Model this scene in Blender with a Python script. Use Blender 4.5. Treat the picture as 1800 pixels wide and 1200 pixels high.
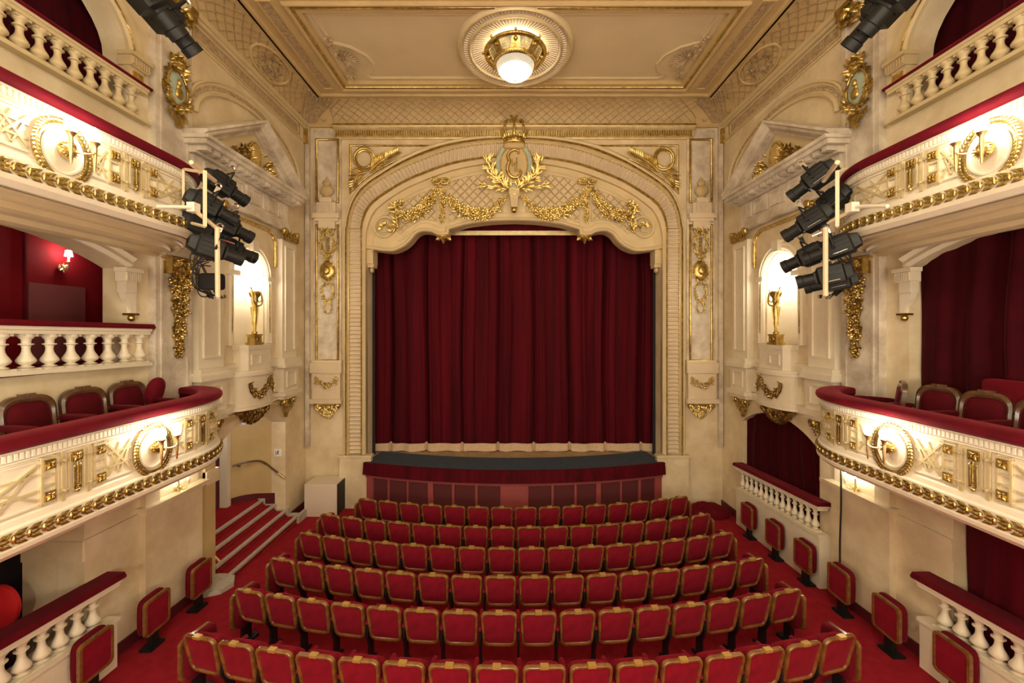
import bpy, bmesh, math, random
from mathutils import Vector, Matrix
from mathutils.geometry import tessellate_polygon
PI = math.pi
sin, cos = math.sin, math.cos
for o in list(bpy.data.objects): bpy.data.objects.remove(o)
SC = bpy.context.scene
COL = SC.collection

# ------------------------------------------------------------ camera, world, exposure
CX, CZ, FPX = -0.12, 4.82, 700.0
cd = bpy.data.cameras.new('camera'); cam = bpy.data.objects.new('camera', cd); COL.objects.link(cam)
cam.location = (CX, 0, CZ); cam.rotation_euler = (PI/2, 0, 0)
cd.sensor_width = 36.0; cd.lens = FPX/1800*36.0
cd.shift_x = 4/1800; cd.shift_y = -21/1800
cd.clip_start = 0.05; cd.clip_end = 100
SC.camera = cam
wd = bpy.data.worlds.new('world'); SC.world = wd; wd.use_nodes = True
wd.node_tree.nodes['Background'].inputs[0].default_value = (1, .86, .66, 1)
wd.node_tree.nodes['Background'].inputs[1].default_value = 0.02
vs = SC.view_settings
vs.view_transform = 'Standard'; vs.look = 'None'; vs.gamma = 1; vs.use_curve_mapping = False
vs.exposure = 0.05
WARM = (1.0, .93, .78)
def point(name, loc, power, r=.12, col=WARM):
    l = bpy.data.lights.new(name, 'POINT'); l.energy = power; l.color = col; l.shadow_soft_size = r
    o = bpy.data.objects.new(name, l); COL.objects.link(o); o.location = loc
    return o
# the rest of the auditorium behind the camera: more balcony lamps, then added fill lights
for s in (-1, 1):
    for y in (0.4, -1.8):
        for z, e in ((3.9, 110), (7.0, 50)):
            point('rear_lamp', (s*4.2, y, z), e, .25)
point('rear_ceiling_lamp', (0, -0.6, 9.0), 470, .4)  # unseen overhead fill, added to brighten the hall and floor
for s in (-1, 1): point('rear_under_circle_lamp', (s*2.2, -1.6, 4.2), 230, .3)  # added fill for the lower walls and seat backs, no fitting there
point('rear_ceiling_lamp', (-2.4, 1.6, 7.6), 75, .4)  # added fill pair, set below the ceiling to brighten the lower walls
point('rear_ceiling_lamp', (2.4, 1.6, 7.6), 75, .4)

point('stair_lamp', (-6.5, 8.6, 2.7), 16, .12)  # fill light added to brighten the stair alcove, without a fitting

# ------------------------------------------------------------ materials
MATS = {}
def mat(name, col, rough=.5, metal=0., var=0., vscale=3., col2=None, bump=0., bscale=40., stretch=None, sheen=0., coat=0., emit=0., ecol=None, spec=.5, wave=None):
    m = bpy.data.materials.new(name); m.use_nodes = True
    nt = m.node_tree; b = nt.nodes['Principled BSDF']
    b.inputs['Base Color'].default_value = (*col, 1)
    b.inputs['Roughness'].default_value = rough; b.inputs['Metallic'].default_value = metal
    b.inputs['Specular IOR Level'].default_value = spec
    if sheen:
        b.inputs['Sheen Weight'].default_value = sheen; b.inputs['Sheen Roughness'].default_value = .35
        b.inputs['Sheen Tint'].default_value = (min(1, col[0]*2.2+.25), col[1]*2+.08, col[2]*2+.1, 1)
    if coat: b.inputs['Coat Weight'].default_value = coat; b.inputs['Coat Roughness'].default_value = .15
    if emit:
        b.inputs['Emission Color'].default_value = (*(ecol or col), 1); b.inputs['Emission Strength'].default_value = emit
    tc = nt.nodes.new('ShaderNodeTexCoord')
    if var or col2:
        n = nt.nodes.new('ShaderNodeTexNoise'); n.inputs['Scale'].default_value = vscale; n.inputs['Detail'].default_value = 5
        n.inputs['Roughness'].default_value = .62
        if stretch:
            mp = nt.nodes.new('ShaderNodeMapping'); mp.inputs['Scale'].default_value = stretch; nt.links.new(tc.outputs['Object'], mp.inputs['Vector']); nt.links.new(mp.outputs['Vector'], n.inputs['Vector'])
        else: nt.links.new(tc.outputs['Object'], n.inputs['Vector'])
        r = nt.nodes.new('ShaderNodeValToRGB'); nt.links.new(n.outputs['Fac'], r.inputs['Fac'])
        c2 = col2 or tuple(c*(1-var) for c in col)
        r.color_ramp.elements[0].position = .36; r.color_ramp.elements[1].position = .66
        r.color_ramp.elements[0].color = (*c2, 1); r.color_ramp.elements[1].color = (*col, 1)
        nt.links.new(r.outputs['Color'], b.inputs['Base Color'])
        if wave:
            wv = nt.nodes.new('ShaderNodeTexWave'); wv.inputs['Scale'].default_value = wave; wv.inputs['Distortion'].default_value = 9
            wv.inputs['Detail'].default_value = 3; mx = nt.nodes.new('ShaderNodeMixRGB'); mx.blend_type = 'MULTIPLY'; mx.inputs[0].default_value = .35
            nt.links.new(tc.outputs['Object'], wv.inputs['Vector']); nt.links.new(r.outputs['Color'], mx.inputs[1]); nt.links.new(wv.outputs['Color'], mx.inputs[2])
            nt.links.new(mx.outputs['Color'], b.inputs['Base Color'])
    if bump:
        n2 = nt.nodes.new('ShaderNodeTexNoise'); n2.inputs['Scale'].default_value = bscale; n2.inputs['Detail'].default_value = 3
        nt.links.new(tc.outputs['Object'], n2.inputs['Vector'])
        bp = nt.nodes.new('ShaderNodeBump'); bp.inputs['Strength'].default_value = bump; bp.inputs['Distance'].default_value = .02
        nt.links.new(n2.outputs['Fac'], bp.inputs['Height']); nt.links.new(bp.outputs['Normal'], b.inputs['Normal'])
    MATS[name] = m
    return m
CREAM = mat('cream_plaster', (.70, .57, .34), .5, var=.10, vscale=2.2)
PALE = mat('pale_plaster', (.80, .72, .57), .45, var=.08, vscale=3)
BLUSH = mat('blush_plaster', (.74, .62, .45), .5, var=.08, vscale=3)
MARBLE = mat('marbled_plaster', (.80, .69, .49), .38, col2=(.63, .51, .33), vscale=1.6, bump=.05, bscale=8)
SMARBLE = mat('smoky_marbled_plaster', (.80, .73, .62), .36, col2=(.47, .40, .32), vscale=2.1, bump=.05, bscale=8)
OCHRE = mat('ochre_plaster', (.61, .455, .225), .5, var=.12, vscale=2.2)
CEILM = mat('ceiling_paint', (.69, .57, .36), .55, var=.08, vscale=1.2)
RELIEF = mat('brownish_relief', (.56, .43, .26), .5, col2=(.36, .25, .14), vscale=14, bump=.9, bscale=26)
GOLD = mat('gilding', (.82, .64, .26), .28, .95, col2=(.42, .30, .085), vscale=9, bump=.25, bscale=30)
GOLDP = mat('pale_gilding', (.76, .62, .34), .38, .35, var=.25, vscale=7, bump=.1, bscale=30)
BRASS = mat('polished_brass', (.85, .70, .34), .36, 1.)
VELVET = mat('red_velvet', (.135, .003, .011), .85, sheen=.5, var=.3, vscale=5, bump=.1, bscale=200, spec=.15)
SEATRED = mat('seat_plush', (.24, .006, .020), .85, sheen=.45, var=.28, vscale=6, bump=.1, bscale=200, spec=.15)
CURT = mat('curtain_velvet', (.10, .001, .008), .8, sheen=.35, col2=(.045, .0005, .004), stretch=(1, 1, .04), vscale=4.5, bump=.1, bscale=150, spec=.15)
DCURT = mat('dark_red_velvet', (.048, .0015, .005), .85, sheen=.3, var=.3, vscale=3, spec=.1)
CHAIRV = mat('chair_velvet', (.085, .002, .007), .85, sheen=.4, var=.3, vscale=5, spec=.15)
REDWALL = mat('red_fabric_wall', (.22, .004, .010), .8, var=.2, vscale=3, spec=.2)
CARPET = mat('red_carpet', (.32, .014, .026), .95, col2=(.25, .010, .019), vscale=7, bump=.3, bscale=160, spec=.1, sheen=.2)
WOOD = mat('varnished_wood', (.25, .115, .03), .25, col2=(.14, .055, .014), vscale=9, coat=.5)
DKWOOD = mat('dark_polished_wood', (.12, .055, .025), .25, var=.4, vscale=9, coat=.5)
CRESTM = mat('gold_brown_plate', (.62, .40, .12), .3, .4, var=.2)
BLACK = mat('black_metal', (.008, .009, .010), .5, .2, bump=.05)
BLACKC = mat('black_rubber', (.01, .01, .01), .6)
CHROME = mat('bright_steel', (.7, .7, .7), .22, 1.)
WHITE = mat('white_paint', (.80, .74, .62), .4, var=.04)
IVORY = mat('ivory_pipe_paint', (.72, .58, .38), .4)
STONE = mat('grey_stone_nosing', (.55, .50, .44), .55, var=.25, vscale=12)
GREYF = mat('blue_grey_stage_carpet', (.045, .065, .10), .9, var=.25, vscale=6)
STAGEF = mat('stage_boards', (.40, .27, .14), .5, var=.3, vscale=5)
PINKP = mat('dusky_red_paint', (.34, .075, .075), .45, var=.12, vscale=4)
MESHP = mat('dark_red_grille', (.12, .016, .02), .7, var=.2, vscale=60, bump=.5, bscale=180)
FRINGE = mat('cream_fringe', (.66, .48, .33), .85, var=.2, vscale=20, bump=.4, bscale=90)
SKIRT = mat('maroon_skirting', (.10, .012, .018), .5)
BLUE = mat('pale_blue_green_enamel', (.42, .52, .44), .45, var=.12, vscale=8)
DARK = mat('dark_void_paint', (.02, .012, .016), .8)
TORCH = mat('glowing_torch_glass', (1, .9, .72), .4, emit=36., ecol=(1, .90, .72))
GLOBE = mat('glowing_frosted_glass', (1, .9, .72), .4, emit=74., ecol=(1, .90, .72))
CANDLE = mat('glowing_candle_bulb', (1, .9, .72), .4, emit=420., ecol=(1, .88, .68))
CRYS = mat('lit_crystal', (.55, .5, .4), .12, emit=.42, ecol=(1, .92, .76))
GLOW2 = mat('added_rosette_glow', (1, .93, .8), .3, emit=11., ecol=(1, .90, .70))  # glow added out of sight to brighten the rosette
BOWLG = mat('glowing_bowl_glass', (.25, .21, .15), .3, emit=.42, ecol=(1, .88, .66))
BOWLB = mat('bright_bowl_glass', (1, .93, .8), .3, emit=7., ecol=(1, .90, .72))
STRAP = mat('champagne_strapwork_paint', (.64, .53, .30), .42, .12, var=.12, vscale=8)
BLUEG = mat('small_blue_lamp', (.1, .2, 1), .3, emit=6., ecol=(.1, .2, 1))
WAXM = mat('white_candle', (.85, .8, .68), .5)
SIGNW = mat('white_sign', (.8, .8, .76), .5)
SIGNK = mat('dark_sign_print', (.04, .05, .05), .5)

# ------------------------------------------------------------ mesh builder
def ident(u, v, w): return (u, v, w)
class MB:
    def __init__(s, F=None): s.v = []; s.f = []; s.F = F or ident
    def vert(s, p): s.v.append(s.F(*p)); return len(s.v)-1
    def verts(s, ps): return [s.vert(p) for p in ps]
    def face(s, ids): s.f.append(tuple(ids))
    def box(s, u0, u1, v0, v1, w0, w1, n=1):
        prev = None
        for i in range(n+1):
            u = u0+(u1-u0)*i/n
            r = s.verts([(u, v0, w0), (u, v1, w0), (u, v1, w1), (u, v0, w1)])
            if prev is None: s.face(r[::-1])
            else:
                for k in range(4): s.face((prev[k], prev[(k+1) % 4], r[(k+1) % 4], r[k]))
            prev = r
        s.face(prev)
        return s
    def bar(s, a, b, t, w0, w1, n=1):            # flat bar in the u-v plane from a to b, thickness t
        dx, dy = b[0]-a[0], b[1]-a[1]; L = math.hypot(dx, dy) or 1; nx, ny = -dy/L*t/2, dx/L*t/2
        prev = None
        for i in range(n+1):
            f = i/n; x, y = a[0]+dx*f, a[1]+dy*f
            r = s.verts([(x-nx, y-ny, w0), (x+nx, y+ny, w0), (x+nx, y+ny, w1), (x-nx, y-ny, w1)])
            if prev is None: s.face(r[::-1])
            else:
                for k in range(4): s.face((prev[k], prev[(k+1) % 4], r[(k+1) % 4], r[k]))
            prev = r
        s.face(prev); return s
    def prism(s, outer, holes, w0, w1):
        loops = [outer]+list(holes)
        tris = tessellate_polygon([[Vector((p[0], p[1], 0)) for p in l] for l in loops])
        flat = [p for l in loops for p in l]
        A = s.verts([(p[0], p[1], w0) for p in flat]); B = s.verts([(p[0], p[1], w1) for p in flat])
        for t in tris:
            s.face([A[i] for i in t]); s.face([B[i] for i in reversed(t)])
        k = 0
        for l in loops:
            n = len(l)
            for i in range(n):
                j = (i+1) % n; s.face((A[k+i], A[k+j], B[k+j], B[k+i]))
            k += n
        return s
    def grid(s, rows, cu=False, cv=False):       # rows of points; cu closes each row, cv closes the stack
        ids = [s.verts(r) for r in rows]; m = len(rows); n = len(rows[0])
        for i in range(m if cv else m-1):
            for j in range(n if cu else n-1):
                a, b = ids[i], ids[(i+1) % m]
                s.face((a[j], a[(j+1) % n], b[(j+1) % n], b[j]))
        return ids
    def sweep(s, path, prof, closed=False, pclosed=True):   # mitred moulding along a 2-D path; prof = (offset to the left, w)
        n = len(path); rows = []
        for i in range(n):
            p = path[i]
            a = path[i-1] if (i > 0 or closed) else None; b = path[(i+1) % n] if (i < n-1 or closed) else None
            d = []
            for q, r in ((a, p), (p, b)):
                if q is None or r is None: continue
                L = math.hypot(r[0]-q[0], r[1]-q[1]) or 1; d.append((-(r[1]-q[1])/L, (r[0]-q[0])/L))
            if len(d) == 1: nx, ny = d[0]
            else:
                nx, ny = d[0][0]+d[1][0], d[0][1]+d[1][1]; L = math.hypot(nx, ny) or 1; nx /= L; ny /= L
                k = max(.35, nx*d[0][0]+ny*d[0][1]); nx /= k; ny /= k
            rows.append([(p[0]+nx*o, p[1]+ny*o, w) for o, w in prof])
        ids = s.grid(rows, cu=pclosed, cv=closed)
        if not closed and pclosed: s.face(ids[0][::-1]); s.face(ids[-1])
        return s
    def lathe(s, prof, c=(0, 0, 0), n=16, axis=1, a0=0, a1=2*PI, su=1., sw=1.):  # prof=(r, h) about the v axis (axis=1) or w axis (2)
        full = abs(a1-a0-2*PI) < 1e-6; rows = []
        for r, h in prof:
            row = []
            for k in range(n if full else n+1):
                a = a0+(a1-a0)*k/n
                x, y = cos(a)*r*su, sin(a)*r*sw
                row.append((c[0]+x, c[1]+h, c[2]+y) if axis == 1 else (c[0]+x, c[1]+y, c[2]+h))
            rows.append(row)
        ids = s.grid(rows, cu=full)
        if full:
            if prof[0][0] > 1e-4: s.face(ids[0][::-1])
            if prof[-1][0] > 1e-4: s.face(ids[-1])
        return s
    def tube(s, pts, r, n=6, closed=False):
        P = [Vector(p) for p in pts]; m = len(P); rows = []; up = None
        for i in range(m):
            if closed: t = P[(i+1) % m]-P[i-1]
            else: t = P[min(i+1, m-1)]-P[max(i-1, 0)]
            t = t.normalized() if t.length > 1e-9 else Vector((0, 0, 1))
            if up is None: up = Vector((0, 0, 1)) if abs(t.z) < .9 else Vector((1, 0, 0))
            a = t.cross(up)
            if a.length < 1e-4: a = t.cross(Vector((0, 1, .1)))
            a.normalize(); b = t.cross(a).normalized(); up = -b if (-b).dot(up) > 0 else b
            rr = r(i/(m-1)) if callable(r) else r
            rows.append([tuple(P[i]+(a*cos(2*PI*k/n)+b*sin(2*PI*k/n))*rr) for k in range(n)])
        ids = s.grid(rows, cu=True, cv=closed)
        if not closed: s.face(ids[0][::-1]); s.face(ids[-1])
        return s
    def blob(s, c, r, n=6, m=4):
        if not isinstance(r, (tuple, list)): r = (r, r, r)
        top = s.vert((c[0], c[1]+r[1], c[2])); bot = s.vert((c[0], c[1]-r[1], c[2])); rows = []
        for i in range(1, m):
            t = PI*i/m
            rows.append(s.verts([(c[0]+r[0]*sin(t)*cos(2*PI*k/n), c[1]+r[1]*cos(t), c[2]+r[2]*sin(t)*sin(2*PI*k/n)) for k in range(n)]))
        for k in range(n):
            s.face((top, rows[0][(k+1) % n], rows[0][k])); s.face((bot, rows[-1][k], rows[-1][(k+1) % n]))
            for i in range(len(rows)-1): s.face((rows[i][k], rows[i][(k+1) % n], rows[i+1][(k+1) % n], rows[i+1][k]))
        return s
    def rbox(s, c, h, p=.35, n=16, m=10):       # rounded box (superellipsoid)
        def sg(x): return math.copysign(abs(x)**p, x)
        rows = []
        for i in range(m+1):
            t = -PI/2+PI*i/m
            rows.append([(c[0]+h[0]*sg(cos(t))*sg(cos(2*PI*(k+.5)/n)), c[1]+h[1]*sg(cos(t))*sg(sin(2*PI*(k+.5)/n)), c[2]+h[2]*sg(sin(t))) for k in range(n)])
        s.grid(rows, cu=True); return s
    def leaf(s, p, d, L, W, T=None):             # a plump pointed leaf lying along direction d
        p = Vector(p); d = Vector(d).normalized(); T = T or W*.5
        a = d.cross(Vector((0, 0, 1)));
        if a.length < .05: a = d.cross(Vector((0, 1, 0)))
        a.normalize(); b = a.cross(d)
        q = [p, p+d*L*.45+a*W/2, p+d*L, p+d*L*.45-a*W/2, p+d*L*.45+b*T, p+d*L*.4-b*T*.5]
        i = s.verts([tuple(x) for x in q])
        for k in ((0, 1, 4), (1, 2, 4), (2, 3, 4), (3, 0, 4), (1, 0, 5), (2, 1, 5), (3, 2, 5), (0, 3, 5)): s.face([i[j] for j in k])
        return s
    def flower(s, p, r, rnd):
        a0 = rnd.random()*6
        for k in range(5):
            a = a0+k*2*PI/5
            s.leaf((p[0], p[1], p[2]), (cos(a), sin(a), .35), r, r*.8, r*.35)
        s.blob((p[0], p[1], p[2]+r*.25), r*.4, 5, 3); return s
    def garland(s, path, r, n, seed=1, w=.03, taper=True):
        rnd = random.Random(seed)
        for i in range(n):
            t = (i+rnd.random())/n; p = along(path, t); q = along(path, min(1, t+.02)); o = along(path, max(0, t-.02))
            rr = r*((.55+.75*sin(PI*t)) if taper else 1)
            a = rnd.random()*2*PI; k = math.sqrt(rnd.random())*rr
            c = (p[0]+cos(a)*k, p[1]+sin(a)*k, w+rnd.random()*rr*.8)
            z = rnd.random()
            if z < .36: s.flower(c, rr*.75, rnd)
            elif z < .56: s.blob(c, rr*.36, 5, 4)
            else:
                b = rnd.random()*2*PI
                s.leaf(c, (cos(b), sin(b), .3*rnd.random()), rr*1.25, rr*.55)
        return s
    def obj(s, name, m, parent=None, smooth=35, origin=None):
        me = bpy.data.meshes.new(name)
        if m is GOLD: smooth = max(smooth, 88)
        if parent is not None: og = Vector(parent.get('_o', (0, 0, 0)))
        elif origin is not None: og = Vector(origin)
        else:
            xs = [p[0] for p in s.v]; ys = [p[1] for p in s.v]; zs = [p[2] for p in s.v]
            og = Vector(((min(xs)+max(xs))/2, (min(ys)+max(ys))/2, min(zs)))
        me.from_pydata([(p[0]-og.x, p[1]-og.y, p[2]-og.z) for p in s.v], [], s.f)
        bm = bmesh.new(); bm.from_mesh(me); bmesh.ops.recalc_face_normals(bm, faces=bm.faces)
        for f in bm.faces: f.smooth = True
        bm.to_mesh(me); bm.free()
        me.set_sharp_from_angle(angle=math.radians(smooth))
        me.materials.append(m)
        o = bpy.data.objects.new(name, me); COL.objects.link(o)
        if parent is None: o.location = og
        else: o.parent = parent
        o['_o'] = tuple(og)
        return o
def along(path, t):
    ls = [math.dist(path[i], path[i+1]) for i in range(len(path)-1)]; T = sum(ls)*t
    for i, l in enumerate(ls):
        if T <= l or i == len(ls)-1:
            f = min(1, T/l if l else 0); return tuple(a+(b-a)*f for a, b in zip(path[i], path[i+1]))
        T -= l
def smoothp(pts, k=6):                           # Catmull-Rom
    out = []; n = len(pts)
    for i in range(n-1):
        p0, p1, p2, p3 = pts[max(i-1, 0)], pts[i], pts[i+1], pts[min(i+2, n-1)]
        for j in range(k):
            t = j/k
            out.append(tuple(.5*((2*b)+(-a+c)*t+(2*a-5*b+4*c-d)*t*t+(-a+3*b-3*c+d)*t**3) for a, b, c, d in zip(p0, p1, p2, p3)))
    out.append(tuple(pts[-1])); return out
def resamp(path, n): return [along(path, i/n) for i in range(n+1)]
def seg_arc(u0, u1, v, rise, n=16):              # from (u1,v) over the top to (u0,v), circular segment
    c = (u0+u1)/2; a = (u1-u0)/2; R = (a*a+rise*rise)/(2*rise); th = math.asin(min(1, a/R)); out = []
    for i in range(n+1):
        t = th-2*th*i/n; out.append((c+R*sin(t), v+rise-R+R*cos(t)))
    return out
def ell_arc(u0, u1, v, rise, n=20):
    c = (u0+u1)/2; a = (u1-u0)/2
    return [(c+a*cos(PI*i/n), v+rise*sin(PI*i/n)) for i in range(n+1)]
def rrect(u0, u1, v0, v1, r, n=5, taper=0):
    out = []
    for cx, cy, a0 in ((u1-r, v1-r, 0), (u0+r, v1-r, PI/2), (u0+r, v0+r, PI), (u1-r, v0+r, 1.5*PI)):
        for k in range(n+1):
            a = a0+PI/2*k/n; x = cx+r*cos(a); y = cy+r*sin(a)
            f = 1-taper*(v1-y)/(v1-v0); out.append(((u0+u1)/2+(x-(u0+u1)/2)*f, y))
    return out
def inside(p, poly):
    c = False; n = len(poly)
    for i in range(n):
        a, b = poly[i], poly[i-1]
        if (a[1] > p[1]) != (b[1] > p[1]) and p[0] < (b[0]-a[0])*(p[1]-a[1])/(b[1]-a[1])+a[0]: c = not c
    return c
def tag(o, label=None, cat=None, group=None, kind=None):
    if label: o['label'] = label
    if cat: o['category'] = cat
    if group: o['group'] = group
    if kind: o['kind'] = kind
    return o
def thing(name, label, cat, loc, group=None):
    o = bpy.data.objects.new(name, None); COL.objects.link(o); o.location = loc; o['_o'] = tuple(loc); o.empty_display_size = .1
    return tag(o, label, cat, group)
def struct(name, mb, m, **k): return tag(mb.obj(name, m, **k), kind='structure')
CH = {}
def kids(o): return [c for c in bpy.data.objects if c.parent == o]
def capture(o): CH[o.name] = [(c, kids(c)) for c in kids(o)]; return o
def dup(o, loc, rz, label, group=None, scale=None, skip=()):
    r = o.copy(); COL.objects.link(r); r.location = loc; r.rotation_euler = rz if isinstance(rz, tuple) else (0, 0, rz); r['label'] = label
    if scale: r.scale = scale
    if group: r['group'] = group
    for c, g in CH[o.name]:
        if any(c.name.startswith(x) for x in skip): continue
        d = c.copy(); COL.objects.link(d); d.parent = r
        for e in g: x = e.copy(); COL.objects.link(x); x.parent = d
    return r
HW = 5.75      # half width of the hall
YP = 11.0      # plane of the proscenium wall
def FW(s): return lambda u, v, w: (s*(HW-w), u, v)          # side wall frame
def FP(u, v, w): return (u, YP-w, v)                         # proscenium wall frame
def FC(u, v, w): return (u, v, 10.87-w)                      # ceiling frame
def floor_z(y): return .0405*(9.3-y) if y < 10.5 else .0405*(9.3-10.5)
SIDE = {-1: 'left', 1: 'right'}
ORD = ['first', 'second', 'third', 'fourth', 'fifth', 'sixth', 'seventh', 'eighth', 'ninth', 'tenth', 'eleventh', 'twelfth', 'thirteenth', 'fourteenth', 'fifteenth', 'sixteenth']
# ------------------------------------------------------------ room shell
b = MB(); b.grid([[(x, y, floor_z(y)) for x in (-7.6, 7.6)] for y in (-3, 10.5, 11.6)])
b.grid([[(x, y, -.45) for x in (-7.6, 7.6)] for y in (-3, 11.6)])
struct('floor', b, CARPET)
b = MB(); b.box(-7.6, 7.6, -3.3, -3, -.5, 11); struct('wall_back', b, CREAM)
b = MB(FC); b.prism([(-5.8, -3), (5.8, -3), (5.8, 11.05), (-5.8, 11.05)], [[(-4.1, 7.62), (4.1, 7.62), (4.1, 9.82), (-4.1, 9.82)], [(-4.1, 3.2), (4.1, 3.2), (4.1, 7.0), (-4.1, 7.0)]], -.1, 0)
b.box(-4.3, 4.3, 3, 10, -.16, -.1)
CEIL = struct('ceiling', b, OCHRE)
b = MB(FC); b.box(-4.1, 4.1, 7.62, 9.82, -.099, -.09); b.box(-4.1, 4.1, 3.2, 7.0, -.099, -.09); b.obj('painted_field', CEILM, CEIL)
b = MB(FC)
PRO = [(0, 0), (0, .04), (.03, .06), (.07, .05), (.09, .02), (.09, 0)]
for r in ((-4.2, 4.2, 7.49, 9.92), (-4.2, 4.2, 3.1, 7.1)):
    b.sweep([(r[0], r[2]), (r[1], r[2]), (r[1], r[3]), (r[0], r[3])], [(0, 0), (0, .03), (-.02, .045), (-.04, .03), (-.04, 0)], True)
b.obj('gilt_border', GOLD, CEIL)
b = MB(FC)
b.sweep([(-5.05, 3), (5.05, 3), (5.05, 10.3), (-5.05, 10.3)], PRO, True)
b.sweep([(-4.35, 7.34), (4.35, 7.34), (4.35, 10.07), (-4.35, 10.07)], PRO, True)
for s in (-1, 1):
    a, c = sorted((s*4.52, s*4.8)); b.sweep([(a, 7.3), (c, 7.3), (c, 10.0), (a, 10.0)], [(0, 0), (0, .03), (.03, .03), (.04, 0)], True)
b.obj('moulding', OCHRE, CEIL)
b = MB(FC)
for s in (-1, 1):
    a, c = sorted((s*4.56, s*4.76)); b.box(a, c, 7.35, 9.95, 0, .012)
b.obj('relief_strip', RELIEF, CEIL)
# inner panel line with a shell in each far corner
for k, s in enumerate((-1, 1)):
    path = [(0, 9.72), (s*3.5, 9.72), (s*3.62, 9.62), (s*3.4, 9.45), (s*3.28, 9.2), (s*3.35, 8.9), (s*3.6, 8.65), (s*3.95, 8.5), (s*3.95, 7.74), (0, 7.74)]
    b = MB(lambda u, v, w: (u, v, 10.97-w)); b.sweep(path, [(-.03, 0), (-.03, .03), (0, .04), (.05, .02), (.05, 0)]); b.obj('panel_line', CEILM, CEIL)
    b = MB(lambda u, v, w: (u, v, 10.97-w)); rnd = random.Random(4)
    for i in range(13):
        a = PI*(.1+.8*i/12); dx, dy = -s*sin(a), cos(a)
        b.leaf((s*3.93, 9.0, .03), (dx, dy, .12), .42, .1, .05)
    for i in range(26):
        t = rnd.random()*2-1; b.leaf((s*(3.98-.1*rnd.random()), 9.0+t*.75, .03), (rnd.uniform(-1, 1), rnd.uniform(-1, 1), .3), .14, .07)
    tag(b.obj('shell_ornament', RELIEF), 'plaster shell with scrolling leaves at the %s edge of the central ceiling panel' % SIDE[s], 'ornament')
# coves
prof = [(.0, 10.46), (.06, 10.46), (.08, 10.50), (.13, 10.60), (.22, 10.70), (.34, 10.78), (.48, 10.83), (.58, 10.85), (.62, 10.87), (.66, 10.87)]
b = MB(); b.grid([[(-(HW-d), YP-d, z), (HW-d, YP-d, z)] for d, z in prof]); cove = struct('trim_1', b, RELIEF if 0 else OCHRE, smooth=60)
def cv(t):   # point on the cove section, t 0..1
    return along([(p[0]+.0, p[1]) for p in prof[2:8]], t)
def lattice_cove(place, L0, L1, step, name, par, m, r=.009):
    b = MB(); k = 0; x = L0
    while x < L1:
        for sg in (-1, 1):
            pts = []
            for i in range(7):
                t = i/6; u = x+sg*(t-.5)*step*2.0
                d, z = cv(t); pts.append(place(min(max(u, L0), L1), d+.006, z-.008))
            b.tube(pts, r, 4)
        x += step*.62
    return b.obj(name, m, par)
lattice_cove(lambda u, d, z: (u, YP-d, z), -4.95, 4.95, .40, 'lattice', cove, RELIEF, .012)
for s in (-1, 1):
    b = MB(); b.grid([[(s*(HW-d), -3, z), (s*(HW-d), YP-d, z)] for d, z in prof]); c2 = struct('trim_%d' % (2 if s < 0 else 3), b, OCHRE, smooth=60)
    lattice_cove(lambda u, d, z: (s*(HW-d), u, z), 3.0, 10.2, .40, 'lattice', c2, RELIEF, .010)
    # oval relief panels in the side cove
    for yc in (8.9, 5.9):
        b = MB(); P = []
        for i in range(28):
            a = 2*PI*i/28; d, z = cv(.5+.46*sin(a)); P.append((s*(HW-d-.012), yc+.62*cos(a), z-.012))
        b.tube(P, .03, 6, True); b.obj('oval_moulding', OCHRE, c2)
        b = MB(); rnd = random.Random(3)
        for i in range(70):
            a = rnd.random()*2*PI; q = math.sqrt(rnd.random())*.8; d, z = cv(.5+.4*q*sin(a))
            b.leaf((s*(HW-d-.01), yc+.5*q*cos(a), z-.01), (rnd.uniform(-.3, .3), rnd.uniform(-1, 1), rnd.uniform(-.6, .6)), .13, .06, .03)
        b.obj('floral_relief', RELIEF, c2)
    b = MB(); rnd = random.Random(5)                 # corner shell over the mitre
    for i in range(9):
        f = (i-4)/4; pts = []
        for j in range(8):
            d, z = cv(j/7); k = f*.34*(.5+.5*j/7)
            pts.append((s*(HW-d-max(0, -k)*1.2-.02), YP-d-max(0, k)*1.2-.02, z-.02))
        b.tube(pts, lambda t: .03+.015*sin(PI*t), 6)
    for k in (-1, 1):
        c = (s*(HW-.1-(.45 if k < 0 else 0)), YP-.1-(.45 if k > 0 else 0), 10.6)
        sp = [(c[0]-(s*.12*(1-i/24)*cos(i*.5) if k < 0 else 0), c[1]-(.12*(1-i/24)*cos(i*.5) if k > 0 else 0), c[2]+.12*(1-i/24)*sin(i*.5)) for i in range(24)]
        b.tube(sp, .025, 5)
    tag(b.obj('shell_ornament', RELIEF), 'ribbed plaster shell masking the %s corner of the cove above the stage' % SIDE[s], 'ornament')

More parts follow.
